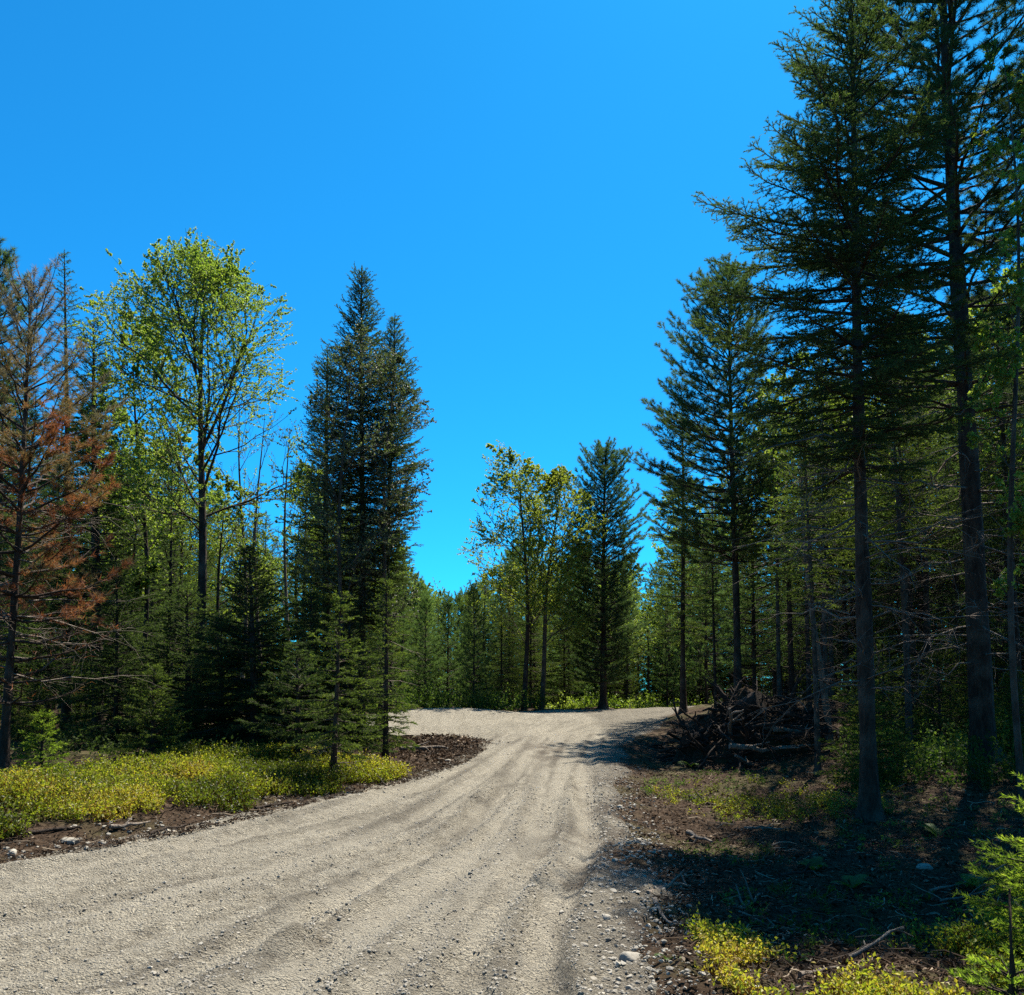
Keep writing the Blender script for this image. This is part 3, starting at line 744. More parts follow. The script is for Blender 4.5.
hero_conifer("fir_tree", 386, 17.4, 388, 572, "young fir in front of the twin spruce trunks near the clearing", rb=0.05, prof=[(.1, .7), (.4, .6), (.75, .3), (1, .05)], cb=0.14, seed=47,
             needles='fir', q=0.8, spacing=0.2, per=6, up=(-8, 40), droop=0.15, tip=0.12)
hero_conifer("fir_tree", 300, 16.0, 296, 640, "small dark fir between the broad low fir and the lit young fir", rb=0.045, prof=[(.05, 1.1), (.5, .7), (1, .06)], cb=0.06, seed=53,
             needles='spruce', q=0.8, spacing=0.16, per=6, up=(-8, 40), droop=0.15, tip=0.12)
for k, (u, d, vt, lab) in enumerate([(224, 18.4, 610, "low dark fir squeezed between the maple's foot and the broad low fir"), (312, 18.6, 590, "shaded fir right of the broad low fir, under the twin spruces"),
                                     (118, 18.8, 560, "shaded fir behind the yellow bushes, left of the maple trunk"), (352, 19.4, 600, "low dark fir at the feet of the twin spruce trunks")]):
    hero_conifer("fir_tree", u, d, u - 2, vt, lab, rb=0.05, prof=[(.04, 1.35), (.4, 1.05), (.75, .5), (1, .06)], cb=0.04, seed=240 + k, needles='spruce', q=0.6, spacing=0.17, per=7, up=(-4, 40), droop=0.2, tip=0.15)
# rust brown pine: bare below, brown needles in the middle, thin grey green top
def rust_var(rs, Bp, var, H):
    f = Bp[:, 2] / H
    base = np.interp(f, [0, .50, .62, .74, .85, 1], [.1, .22, .34, .6, .85, .95])
    base = base + 0.25 * np.sin(Bp[:, 0] * 3 + Bp[:, 2] * 4)*(f<.7) + rs.normal(0, 0.12, len(f))
    keep = rs.rand(len(f)) < np.interp(f, [0, .28, .38, .66, .8, 1], [.0, .02, .85, .9, .5, .5])
    keep &= (vnoise(Bp[:, 0] * 2.3 + Bp[:, 2] * 1.6, Bp[:, 1] * 2.3 - Bp[:, 2] * 1.2, 5) > -0.2 + 0.25 * (rs.rand(len(f)) - 0.5)) | (f > 0.75)
    base = base + 0.5 * np.clip(vnoise(Bp[:, 0] * 1.3 - Bp[:, 2], Bp[:, 1] * 1.3 + Bp[:, 2] * 0.8, 9), -0.3, 0.5)
    keep &= ~((f < 0.34) & (Bp[:, 0] < 0.5) & (rs.rand(len(f)) < 0.6))
    return np.clip(base, 0, 1), keep
hero_conifer("pine_tree", 6, 14.0, 34, 282, "dying pine with rust brown needles and bare curved lower limbs at far left", rb=0.065,
             prof=[(.1, 1.5), (.3, 1.75), (.55, 1.6), (.75, .95), (.9, .5), (1, .15)], cb=0.14, seed=59,
             needles='rust', style='pine', q=0.9, spacing=0.32, per=5, up=(-4, 62), droop=-0.05, tip=0.25, varfn=rust_var, dead=(1.3, 4.6, 44, 1.75, 'deadwood', (-0.35, 0.0), (0.1, 0.45)), mat_bark='bark', wob=0.02)
hero_conifer("pine_tree", -22, 17.5, 2, 250, "grey green pine cut off by the left edge of the picture", rb=0.11,
             prof=[(.2, 1.3), (.5, 1.3), (.75, .9), (.9, .5), (1, .15)], cb=0.25, seed=61, needles='pine', style='pine', q=0.6, spacing=0.36, per=5, up=(0, 58), droop=0.0, tip=0.25)
# broadleaved trees
hero_leaf("maple_tree", 193, 20.0, 206, 262, (100, 318, 250, 560), "bright green spring maple with dark trunk on the left bank", rb=0.115, seed=4, leafmat='maple', fork=0.36, n1=26, n2=10, n3=8,
          per_twig=17, leaf=(0.043, 0.035), mat_bark='bark', up=0.6)
hero_leaf("maple_tree", 138, 22.5, 136, 335, (92, 196, 325, 560), "slim green maple left of the bright green spring maple", rb=0.07, seed=8, leafmat='maple', fork=0.25, n1=22, n2=7, n3=6,
          per_twig=7, leaf=(0.08, 0.065), mat_bark='bark', up=0.5)
hero_leaf("maple_tree", 524, 36, 520, 462, (462, 566, 456, 665), "yellow green spring tree, taller of the two at the head of the clearing", rb=0.10, seed=15, leafmat='yellow', fork=0.2, n1=30, n2=8, n3=6,
          per_twig=12, leaf=(0.06, 0.05), mat_bark='bark', up=0.55)
hero_leaf("maple_tree", 541, 36.4, 562, 482, (510, 610, 478, 660), "yellow green spring tree leaning right beside its taller twin", rb=0.10, seed=16, leafmat='yellow', fork=0.2, n1=28, n2=8, n3=6,
          per_twig=12, leaf=(0.06, 0.05), mat_bark='bark_grey', up=0.5)
hero_leaf("birch_tree", 377, 20.4, 398, 365, (350, 430, 350, 640), "thin grey birch with sparse dull leaves before the tallest left spruce", rb=0.06, seed=21, leafmat='dull', fork=0.22, n1=30, n2=8, n3=6,
          per_twig=7, leaf=(0.042, 0.034), mat_bark='bark_grey', up=0.5, bare=0.2)
hero_leaf("birch_tree", 346, 19.6, 352, 345, (300, 400, 335, 640), "grey twiggy birch over the left side of the tallest spruce", rb=0.055, seed=22, leafmat='dull', fork=0.25, n1=26, n2=8, n3=6,
          per_twig=6, leaf=(0.042, 0.034), mat_bark='bark_grey', up=0.5, bare=0.2)
for k, (u, d, vt, lab) in enumerate([(238, 25, 400, "thin bare grey birch right behind the bright maple's crown"), (262, 26, 415, "thin bare birch, middle one seen through the gap right of the maple"),
                                     (287, 25.5, 425, "thin bare birch nearest the left dark spruces in the sky gap")]):
    hero_leaf("birch_tree", u, d, u + 3, vt, (u - 26, u + 26, vt - 10, 600), lab, rb=0.06, seed=70 + k, leafmat='dull', fork=0.3, n1=9, n2=5, n3=4, per_twig=3,
              leaf=(0.045, 0.035), mat_bark='bark_pale', up=0.9, bare=0.5, spread=0.6)
hero_leaf("birch_tree", 829, 18, 800, 430, (770, 850, 420, 640), "leaning slender pale trunk between the brush pile and the near spruce", rb=0.065, seed=33, leafmat='under', fork=0.4, n1=10, n2=6, n3=5,
          per_twig=3, leaf=(0.05, 0.04), mat_bark='bark_pale', up=0.4, bare=0.4)
hero_leaf("maple_tree", 1018, 13.2, 1000, 60, (955, 1085, 50, 640), "thin young maple with bright leaves at the right edge", rb=0.045, seed=35, leafmat='maple', fork=0.2, n1=22, n2=6, n3=5,
          per_twig=5, leaf=(0.075, 0.06), mat_bark='bark_grey', up=0.5, bare=0.25)

# ------------------------------------------------------------------ repeated forest trees (copies of a few of each kind)
def copy_tree(src, x, y, rz, s, sz, label, group, name=None):
    r = src.copy(); COL.objects.link(r)
    r.location = (x, y, gz(x, y) - 0.03); r.rotation_euler = (0, 0, rz); r.scale = (s, s, sz)
    r['label'] = label; r['group'] = group
    for ch in src.children:
        c = ch.copy(); COL.objects.link(c); c.parent = r
    return r

class Kind:
    def __init__(s, name, meshes, H, cat):
        s.name, s.m, s.H, s.cat, s.root = name, meshes, H, cat, None
    def put(s, x, y, H, label, group, rs, wide=1.0):
        k = H / s.H
        if s.root is None:
            s.root = tree_at(s.name, s.m, x, y, label, s.cat, group, rs.uniform(0, 6.28), (k * wide, k * wide, k))
            return s.root
        return copy_tree(s.root, x, y, rs.uniform(0, 6.28), k * wide * rs.uniform(0.9, 1.1), k, label, group)

SP = [(.12, 1.5), (.3, 1.7), (.55, 1.3), (.8, .7), (.93, .35), (1, .06)]
SPH = [(.4, 1.0), (.52, 1.45), (.7, 1.2), (.86, .65), (1, .06)]
K_SPR = [Kind("spruce_tree", conifer(10, 0.085, SP, 0.14, 101, 'spruce', q=0.3, spacing=0.3, per=6, up=(-6, 45), droop=0.2, tip=0.2, dead=(0.8, 3, 14, 1.0, 'deadwood')), 10, 'tree'),
         Kind("fir_tree", conifer(9, 0.075, SP, 0.10, 102, 'fir', q=0.3, spacing=0.28, per=6, up=(-4, 42), droop=0.2, tip=0.2, dead=(0.6, 2.5, 14, 1.0, 'deadwood')), 9, 'tree')]
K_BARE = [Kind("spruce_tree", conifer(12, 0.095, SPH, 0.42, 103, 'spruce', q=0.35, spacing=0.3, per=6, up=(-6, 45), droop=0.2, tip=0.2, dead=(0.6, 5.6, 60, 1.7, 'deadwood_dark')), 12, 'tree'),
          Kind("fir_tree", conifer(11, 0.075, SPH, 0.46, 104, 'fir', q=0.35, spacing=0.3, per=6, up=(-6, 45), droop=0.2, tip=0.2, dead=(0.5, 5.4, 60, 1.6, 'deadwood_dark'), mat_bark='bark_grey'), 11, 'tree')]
K_PINE = Kind("pine_tree", conifer(9, 0.075, [(.1, 1.3), (.3, 1.7), (.6, 1.4), (.85, .8), (1, .2)], 0.14, 105, 'pine_soft', style='pine', q=0.35, spacing=0.36, per=6, up=(6, 50), droop=0.05, tip=0.25), 9, 'tree')
K_YPINE = Kind("pine_tree", conifer(6, 0.06, [(.05, 1.0), (.3, 1.15), (.7, .75), (1, .15)], 0.12, 106, 'pine_soft', style='pine', q=0.45, spacing=0.32, per=6, up=(10, 55), droop=0.05, tip=0.25), 6, 'tree')
K_LEAF = Kind("maple_tree", broadleaf(8, 0.08, (5.0, 1.9, 3.1, 0), 107, 'maple', fork=0.3, n1=10, n2=6, n3=5, per_twig=11, leaf=(0.068, 0.056), mat_bark='bark'), 8, 'tree')
K_UNDER = Kind("fir_sapling", conifer(2.2, 0.03, [(.05, .9), (.5, .6), (1, .05)], 0.06, 108, 'fir', q=0.45, spacing=0.14, per=6, up=(0, 40), droop=0.15, tip=0.12), 2.2, 'sapling')

def vmin(u):
    """highest picture row the far trees may reach, from the skyline of the wood"""
    return float(np.interp(u, [-200, 0, 60, 110, 130, 230, 240, 292, 300, 330, 400, 412, 425, 460, 480, 520, 590, 640, 655, 690, 740, 800, 1100],
                              [300, 330, 360, 380, 430, 470, 500, 510, 430, 380, 420, 540, 590, 590, 560, 520, 540, 560, 540, 470, 420, 330, 250]))

def cap_h(x, y, H, pad=6):
    dep = y
    u = CX + F * x / dep
    w = 1.5 / dep * F
    v = max(vmin(u), vmin(u - w) * 0.5 + vmin(u) * 0.5, vmin(u + w) * 0.5 + vmin(u) * 0.5) + pad
    return min(H, float(at(u, v, y)[2]) - gz(x, y))

rs = np.random.RandomState(77)
placed = []
def ok_spot(x, y, dmin):
    if road_in(x, y) > -0.9: return False
    for (a, b2) in placed:
        if (a - x) ** 2 + (b2 - y) ** 2 < dmin * dmin: return False
    return True
for o in list(bpy.data.objects):
    if o.type == 'EMPTY': placed.append((o.location.x, o.location.y))

# right wood
n = 0
for _ in range(4000):
    if n >= 86: break
    y = 15.5 + 36 * rs.rand() ** 1.2; x = rs.uniform(0.19 * y, 0.64 * y + 2)
    if x < 3.2 + 0 * y or (y < 22 and x < 5.2): continue
    u = CX + F * x / y
    if 690 < u < 760 and y < 27: continue
    if u > 925 and y < 17.5: continue
    if not ok_spot(x, y, 1.1): continue
    H = rs.uniform(8.5, 14)
    H = cap_h(x, y, H)
    if H < 3: continue
    placed.append((x, y)); n += 1
    r = rs.rand()
    if y < 27 and u > 740: K = K_BARE[rs.randint(2)] if r < 0.5 else K_LEAF if r < 0.78 else K_PINE
    elif r < 0.62: K = (K_SPR + K_BARE)[rs.randint(4)]
    elif r < 0.85: K = K_PINE
    else: K = K_LEAF
    fam = {'spruce_tree': "dark spruce", 'fir_tree': "grey barked fir", 'pine_tree': "soft green pine", 'maple_tree': "light green young maple"}[K.name]
    K.put(x, y, H, fam + (" with dead lower twigs standing in the shaded right hand wood" if K in K_BARE else " deep in the wood behind the big right hand trees"), "trees of the right hand wood", rs)
# left wood
n = 0
for _ in range(4000):
    if n >= 84: break
    y = 19.5 + 32 * rs.rand() ** 1.1; x = rs.uniform(-0.62 * y - 2, -0.11 * y)
    u = CX + F * x / y
    if y < 34 and u > 350: continue
    if 232 < u < 292 and rs.rand() < 0.75: continue
    if not ok_spot(x, y, 1.2): continue
    H = cap_h(x, y, rs.uniform(7.5, 12.5))
    if H < 3: continue
    placed.append((x, y)); n += 1
    r = rs.rand()
    K = K_SPR[rs.randint(2)] if r < 0.6 else K_BARE[rs.randint(2)] if r < 0.72 else K_PINE if r < 0.85 else K_LEAF
    if y < 29 and r < 0.85: K = K_SPR[0]
    fam = {'spruce_tree': "dark spruce", 'fir_tree': "dark green fir", 'pine_tree': "soft green pine", 'maple_tree': "light green young maple"}[K.name]
    K.put(x, y, H, fam + " in the dense wood behind the left bank's front trees", "trees of the left hand wood", rs)
# behind the clearing and the bend
n = 0
for _ in range(4000):
    if n >= 84: break
    y = rs.uniform(34.5, 62); x = rs.uniform(-0.16 * y, 0.24 * y)
    u = CX + F * x / y
    if not ok_spot(x, y, 1.3): continue
    if u > 622 and y < 41: continue
    H = cap_h(x, y, rs.uniform(5, 11))
    if H < 2.2: continue
    placed.append((x, y)); n += 1
    r = rs.rand()
    K = K_YPINE if u < 480 and r < 0.6 else K_PINE if r < 0.45 else K_SPR[rs.randint(2)] if r < 0.8 else K_LEAF
    fam = {'spruce_tree': "dark spruce", 'fir_tree': "dark green fir", 'pine_tree': "soft green young pine", 'maple_tree': "light green young maple"}[K.name]
    K.put(x, y, H, fam + " beyond the clearing where the road bends", "trees beyond the clearing", rs)
for k in range(16):
    y = rs.uniform(42, 51); u = rs.uniform(612, 700); x = (u - CX) / F * y
    if not ok_spot(x, y, 0.9): continue
    placed.append((x, y))
    K_LEAF.put(x, y, cap_h(x, y, rs.uniform(2.6, 5.5)), "light green young maple in the sun at the far bend of the road", "young trees at the far bend", rs, 1.5)
# far wood closing the view: reads as one mass
far = [K_SPR[0], K_SPR[1], K_PINE, K_LEAF]
for k in range(150):
    y = rs.uniform(50, 76); x = rs.uniform(-0.66 * y, 0.66 * y)
    H = cap_h(x, y, rs.uniform(8, 14))
    if H < 2: continue
    K = far[rs.randint(4)]
    fam = {'spruce_tree': "dark spruce", 'fir_tree': "dark green fir", 'pine_tree': "soft green pine", 'maple_tree': "light green maple"}[K.name]
    K.put(x, y, H, fam + " of the distant tree line closing the view", "distant tree line", rs)
rs_b = np.random.RandomState(404)  # unseen conifers out of frame, added to block sky light and deepen shade
for k in range(400):
    if k == 0: nb = 0
    if nb >= 40: break
    y = rs_b.uniform(-22, 9); x = rs_b.uniform(-22, 22)
    if road_in(x, y) > -2.0 or (y > -4.5 and -10 < x < 9 - 0.2 * y) or (y > 0 and abs(x) < 0.56 * y + 6.5): continue
    if not ok_spot(x, y, 2.2): continue
    placed.append((x, y)); nb += 1
    K = K_SPR[rs_b.randint(2)] if rs_b.rand() < 0.7 else K_PINE
    K.put(x, y, rs_b.uniform(9, 13), "unseen conifer added beside and behind the viewer to darken the shade", "unseen trees added to block sky light", rs_b, 1.4)
# understorey saplings
spots = []
for _ in range(1500):
    if len(spots) >= 46: break
    if rs.rand() < 0.55: y = rs.uniform(14.5, 30); x = rs.uniform(0.33 * y, 0.6 * y)
    else: y = rs.uniform(17.5, 30); x = rs.uniform(-0.6 * y, -0.16 * y)
    if not ok_spot(x, y, 0.8): continue
    placed.append((x, y)); spots.append((x, y))
for (x, y) in spots:
    K_UNDER.put(x, y, rs.uniform(0.8, 2.4), "knee to head high fir sapling in the shade under the %s hand trees" % ("right" if x > 0 else "left"), "fir saplings under the trees", rs)

# named saplings
def sapling(u, d, H, w, label, seed, mat='fir_bright', q=1.0, **kw):
    x = float(at(u, 700, d)[0])
    p = [(.06, w), (.45, w * .75), (.8, w * .35), (1, .05)]
    return tree_at("fir_sapling", conifer(H, 0.022, p, 0.08, seed, mat, q=q, spacing=kw.pop('spacing', 0.11), per=6, up=(8, 45), droop=0.1, tip=0.1, **kw), x, d, label, "sapling")
sapling(44, 13.2, 0.95, 0.42, "little yellow green fir sapling beside the dying pine's foot", 201)
sapling(154, 15.4, 1.6, 0.65, "little dark fir sapling peeking above the yellow bushes", 202, 'fir')
sapling(1064, 6.0, 1.3, 0.66, "bright yellow green spruce sapling half out of the right edge", 203, spacing=0.065)
sapling(1000, 5.0, 0.36, 0.36, "small low sapling with drooping bright tips under the right edge spruce sapling", 204)

# ------------------------------------------------------------------ ground cover and litter (uncountable)
def cover(name, pts, hgt, n_leaf, leaf, mat, seed, label, cat, stem=True, spread=0.16):
    rs = np.random.RandomState(seed)
    b = Buf()
    pts = np.asarray(pts)
    z = terrain(pts[:, 0], pts[:, 1])
    for (x, y), z0 in zip(pts, z):
        h = hgt * rs.uniform(0.55, 1.25) * (1 + 0.9 * vnoise(x * 1.1, y * 1.1, 15))
        ns = rs.randint(4, 8)
        az = rs.uniform(0, 6.28, ns); tilt = rs.uniform(0.1, 0.8, ns)
        tip = np.stack([spread * np.cos(az) * tilt * 1.6, spread * np.sin(az) * tilt * 1.6, h * rs.uniform(0.6, 1.05, ns)], 1)
        base = np.array([x, y, z0 - 0.02])
        if stem:
            t = np.linspace(0, 1, 3)[None, :, None]
            P = base + tip[:, None] * t + rs.normal(size=(ns, 3, 3)) * 0.012
            tubes(b, P, np.full((ns, 3), 0.0022), 3, var=0.95)
        m = int(n_leaf * rs.uniform(0.6, 1.3))
        k = rs.randint(0, ns, m); t = rs.uniform(0.25, 1.05, m)
        B = base + tip[k] * t[:, None] + rs.normal(size=(m, 3)) * 0.022
        D = rs.normal(size=(m, 3)) + np.array([0, 0, 0.6])
        s_ = rs.uniform(0.7, 1.3, m)
        pv = rs.uniform(-0.18, 0.2)
        leaves(b, rs, B, D, leaf[0] * s_, leaf[1] * s_, np.clip(0.36 + pv + 1.2 * vnoise(x * 1.3, y * 1.3, 5) + rs.normal(0, 0.15, m), 0, 0.84 if rs.rand() < 0.93 else 1))
    o = link(name, b.mesh(name, M[mat]))
    tag(o, label, cat, kind='stuff')
    return o

def scatter(n, fn, seed):
    rs = np.random.RandomState(seed); out = []
    while len(out) < n:
        p = fn(rs)
        if p is not None: out.append(p)
    return np.array(out)

def left_bank(rs):
    y = rs.uniform(9.3, 16.6); l = np.interp(y, LY, LX)
    x = l + 0.02 - rs.rand() * (4.6 if y < 13 else 3.4)
    if fbm(x * 0.9, y * 0.9, 83, 3) < -0.25 + (0.75 if y < 11 else 0.32) * smooth(1.0 if y < 11 else 0.5, 0.05, l - x): return None
    if CX + F * x / y < -60: return None
    return (x, y)
cover("blueberry_bushes", scatter(2300, left_bank, 1), 0.25, 70, (0.036, 0.023), 'shrub', 1, "low yellow green blueberry bushes covering the left bank", "bushes")
def right_front(rs):
    y = rs.uniform(3.9, 7.4); x = rs.uniform(1.15, 4.6)
    edge = np.interp(y, [3.9, 4.9, 5.6, 6.2, 7.4], [1.35, 1.6, 1.9, 2.6, 3.4])
    if x < edge + 0.5 * vnoise(x * 2, y * 2, 4): 
        if not (0.95 < x < 1.7 and 4.7 < y < 6.3 and rs.rand() < 0.6): return None
    if fbm(x * 1.5, y * 1.5, 87, 3) < -0.12: return None
    return (x, y)
cover("blueberry_bushes", scatter(820, right_front, 2), 0.19, 70, (0.027, 0.018), 'shrub', 2, "low yellow green bushes in the bottom right corner", "bushes", spread=0.12)
def right_patch(rs):
    y = rs.normal(13.6, 1.0); x = rs.normal(3.6, 0.75)
    if not (11.8 < y < 16 and 2.2 < x < 6.3): return None
    if fbm(x * 1.5, y * 1.5, 91, 3) < -0.1: return None
    return (x, y)
cover("blueberry_bushes", scatter(230, right_patch, 3), 0.14, 45, (0.03, 0.018), 'shrub', 3, "sparse sunlit yellow ground plants before the brush pile", "ground plants", spread=0.14)
def right_sparse(rs):
    y = 6 + 11 * rs.rand(); r = np.interp(y, RY, RX); x = r + 0.5 + rs.rand() * 0.45 * y
    return (x, y) if fbm(x * 0.9, y * 0.9, 97, 3) > 0.02 else None
cover("ground_plants", scatter(330, right_sparse, 9), 0.10, 22, (0.03, 0.018), 'under', 9, "tiny scattered plants on the shaded soil right of the road", "ground plants", spread=0.09)
def right_under(rs):
    y = rs.uniform(13.5, 24); x = rs.uniform(0.36 * y, 0.62 * y)
    return (x, y)
cover("understorey_plants", scatter(420, right_under, 4), 0.5, 55, (0.06, 0.04), 'under', 4, "leafy undergrowth under the big right hand trees", "undergrowth", spread=0.32)
def left_under(rs):
    y = rs.uniform(15.5, 27); return (rs.uniform(-0.62 * y, -0.15 * y - 0.8), y)
cover("understorey_plants", scatter(300, left_under, 8), 0.35, 45, (0.06, 0.04), 'spruce', 8, "dim undergrowth in the dark under the left hand trees", "undergrowth", spread=0.35)  # leaves take the dark spruce colour to stand in for shade here
def bend(rs):
    y = rs.uniform(40, 50); x = rs.uniform(0.02 * y, 0.26 * y)
    if road_in(x, y) > -0.5: return None
    return (x, y)
cover("roadside_weeds", scatter(420, bend, 5), 0.75, 45, (0.10, 0.07), 'maple', 5, "light green weeds along the far bend of the road", "weeds", spread=0.35)
def clear(rs):
    y = rs.uniform(32.5, 36); x = rs.uniform(-6, 1.6)
    if road_in(x, y) > -0.3: return None
    return (x, y)
def farbrush(rs):
    y = rs.uniform(50, 60); return (rs.uniform(-0.62 * y, 0.62 * y), y)
cover("far_undergrowth", scatter(900, farbrush, 7), 2.6, 60, (0.17, 0.12), 'under', 7, "green undergrowth closing the gaps between far trunks", "undergrowth", spread=0.6)
cover("roadside_weeds", scatter(150, clear, 6), 0.8, 50, (0.075, 0.055), 'under', 6, "dull green weeds behind the gravel mound", "weeds", spread=0.3)

# leaf litter, needles and bark chips
def litter(name, n, fn, size, seed, label, mat='litter'):
    rs = np.random.RandomState(seed)
    p = scatter(n, fn, seed)
    z = terrain(p[:, 0], p[:, 1]) + 0.05 * fbm(p[:, 0] * 7, p[:, 1] * 7, 27, 3) + rs.uniform(0.004, 0.03, n)
    b = Buf()
    D = rs.normal(size=(n, 3)); D[:, 2] *= 0.45
    s_ = size * rs.uniform(0.4, 1.5, n)
    leaves(b, rs, np.column_stack([p, z]), D, s_ * 1.3, s_ * rs.uniform(0.25, 0.8, n), np.clip(rs.normal(0.45, 0.30, n), 0, 1))
    o = link(name, b.mesh(name, M[mat])); tag(o, label, "litter", kind='stuff')
def lit_right(rs):
    y = 3.6 + 19 * rs.rand() ** 1.3; r = np.interp(y, RY, RX); x = r + 0.0 + rs.rand() * (0.55 * y)
    if rs.rand() > smooth(-0.4, 0.6, x - r): return None
    return (x, y)
litter("leaf_litter", 52000, lit_right, 0.036, 11, "brown leaf litter and needles on the shaded ground right of the road")
def lit_left(rs):
    y = 8 + 12 * rs.rand(); l = np.interp(y, LY, LX); x = l + 0.3 - rs.rand() ** 1.8 * 5
    return (x, y)
litter("leaf_litter", 14000, lit_left, 0.034, 12, "brown litter along the edge of the left bank")
def lit_heap(rs):
    x, y = rs.normal(-1.75, 0.75), rs.normal(20.2, 1.35)
    if road_in(x, y) > 0.25: return None
    return (x, y)
litter("bark_chips", 7000, lit_heap, 0.06, 13, "dark bark chips and torn roots on the churned soil by the clearing")

def twigs(name, n, fn, seed, label):
    rs = np.random.RandomState(seed); p = scatter(n, fn, seed); b = Buf()
    for mt_pick in (0,):
        z = terrain(p[:, 0], p[:, 1]) + 0.05 * fbm(p[:, 0] * 7, p[:, 1] * 7, 27, 3) + rs.uniform(0.01, 0.05, n)
        az = rs.uniform(0, 6.28, n); L = 0.05 + 0.32 * rs.rand(n) ** 3; t = np.linspace(-0.5, 0.5, 4)
        d = np.stack([np.cos(az), np.sin(az), rs.normal(0, 0.15, n)], 1)
        P = np.column_stack([p, z])[:, None] + d[:, None] * (L[:, None] * t)[..., None] + rs.normal(size=(n, 4, 3)) * (0.05 * L)[:, None, None]
        r = 0.002 + 0.010 * L
        tubes(b, P, np.stack([r, r, r * 0.8, r * 0.5], 1), 4, var=np.repeat(np.clip(rs.normal(0.55, 0.3, n), 0, 1), 12))
    o = link(name, b.mesh(name, M['litter'])); tag(o, label, "litter", kind='stuff')
twigs("twig_litter", 8000, lit_right, 14, "small dead twigs strewn over the shaded soil right of the road")
twigs("twig_litter", 3600, lit_left, 15, "small dead twigs along the edge of the left bank")

# gravel: small loose stones
t_ = (1 + 5 ** 0.5) / 2
ICO = unit(np.array([(-1, t_, 0), (1, t_, 0), (-1, -t_, 0), (1, -t_, 0), (0, -1, t_), (0, 1, t_), (0, -1, -t_), (0, 1, -t_), (t_, 0, -1), (t_, 0, 1), (-t_, 0, -1), (-t_, 0, 1)], float))
ICF = np.array([(0, 11, 5), (0, 5, 1), (0, 1, 7), (0, 7, 10), (0, 10, 11), (1, 5, 9), (5, 11, 4), (11, 10, 2), (10, 7, 6), (7, 1, 8), (3, 9, 4), (3, 4, 2), (3, 2, 6), (3, 6, 8), (3, 8, 9), (4, 9, 5), (2, 4, 11), (6, 2, 10), (8, 6, 7), (9, 8, 1)])
def pebbles(name, n, fn, smin, smax, seed, label, pw=2.5):
    rs = np.random.RandomState(seed)
    p = scatter(n, fn, seed)
    s_ = smin + (smax - smin) * rs.rand(n) ** pw
    z = terrain(p[:, 0], p[:, 1], True) + 0.012 + s_ * 0.04
    a = rs.uniform(0, 6.28, n)
    V = ICO[None] * (1 + 0.22 * rs.normal(size=(n, 12, 1))) * (s_[:, None] * np.stack([np.ones(n), rs.uniform(0.6, 1, n), rs.uniform(0.4, 0.75, n)], 1))[:, None] * 0.5
    ca, sa = np.cos(a)[:, None], np.sin(a)[:, None]
    V = np.stack([V[..., 0] * ca - V[..., 1] * sa, V[..., 0] * sa + V[..., 1] * ca, V[..., 2]], -1) + np.column_stack([p, z])[:, None]
    tri = (np.arange(n)[:, None, None] * 12 + ICF[None]).reshape(-1, 3)
    b = Buf(); b.add(V, tri=tri, var=np.repeat(np.clip(rs.normal(0.5, 0.22, n), 0, 1), 20))
    o = link(name, b.mesh(name, M['stone'], flat=True)); tag(o, label, "gravel", kind='stuff')
def on_road(rs):
    y = 3.4 + 13 * rs.rand() ** 2; x = rs.uniform(-0.6 * y - 0.5, 1.4)
    return (x, y) if road_in(x, y) > -0.05 and rs.rand() < 0.25 + 1.1 * max(0, fbm(x * 1.3, y * 1.0, 93, 3) + 0.25) else None
pebbles("loose_gravel", 20000, on_road, 0.005, 0.026, 21, "fine loose stones scattered over the pale gravel road", 3.5)
def track_edge(rs):
    k = rs.randint(len(TRACKS)); pts, dep, hw = TRACKS[k]
    y = 3.5 + 11 * rs.rand() ** 1.7
    xs_ = np.linspace(-9, 2.5, 60); d, ok = seg_dist(xs_, np.full(60, y), pts)
    x = float(np.interp(0, d, xs_)) + (1 if rs.rand() < 0.5 else -1) * hw * rs.normal(1.9, 0.35)
    if not ok[0] or vnoise(x * 0.8, y * 0.5, 200 + k) < -0.05 or road_in(x, y) < 0: return None
    return (x, y)
pebbles("loose_gravel", 9000, track_edge, 0.006, 0.034, 24, "loose stones thrown up along the wheel tracks", 3)
def on_shoulder(rs):
    y = 3.8 + 14 * rs.rand() ** 1.6; r = np.interp(y, RY, RX); x = r + rs.normal(-0.12, 0.33)
    return (x, y) if x > np.interp(y, [3, 6.5, 9.5, 14, 24], [0.4, 0.45, 0.8, 1.1, 1.9]) else None
pebbles("loose_gravel", 7000, on_shoulder, 0.007, 0.05, 22, "coarse loose stones along the right shoulder of the road", 4.5)
def left_edge(rs):
    y = 6.5 + 16 * rs.rand(); l = np.interp(y, LY, LX); return (l + rs.normal(0.05, 0.28), y)
pebbles("loose_gravel", 2200, left_edge, 0.01, 0.07, 23, "loose stones along the left edge of the road", 4)

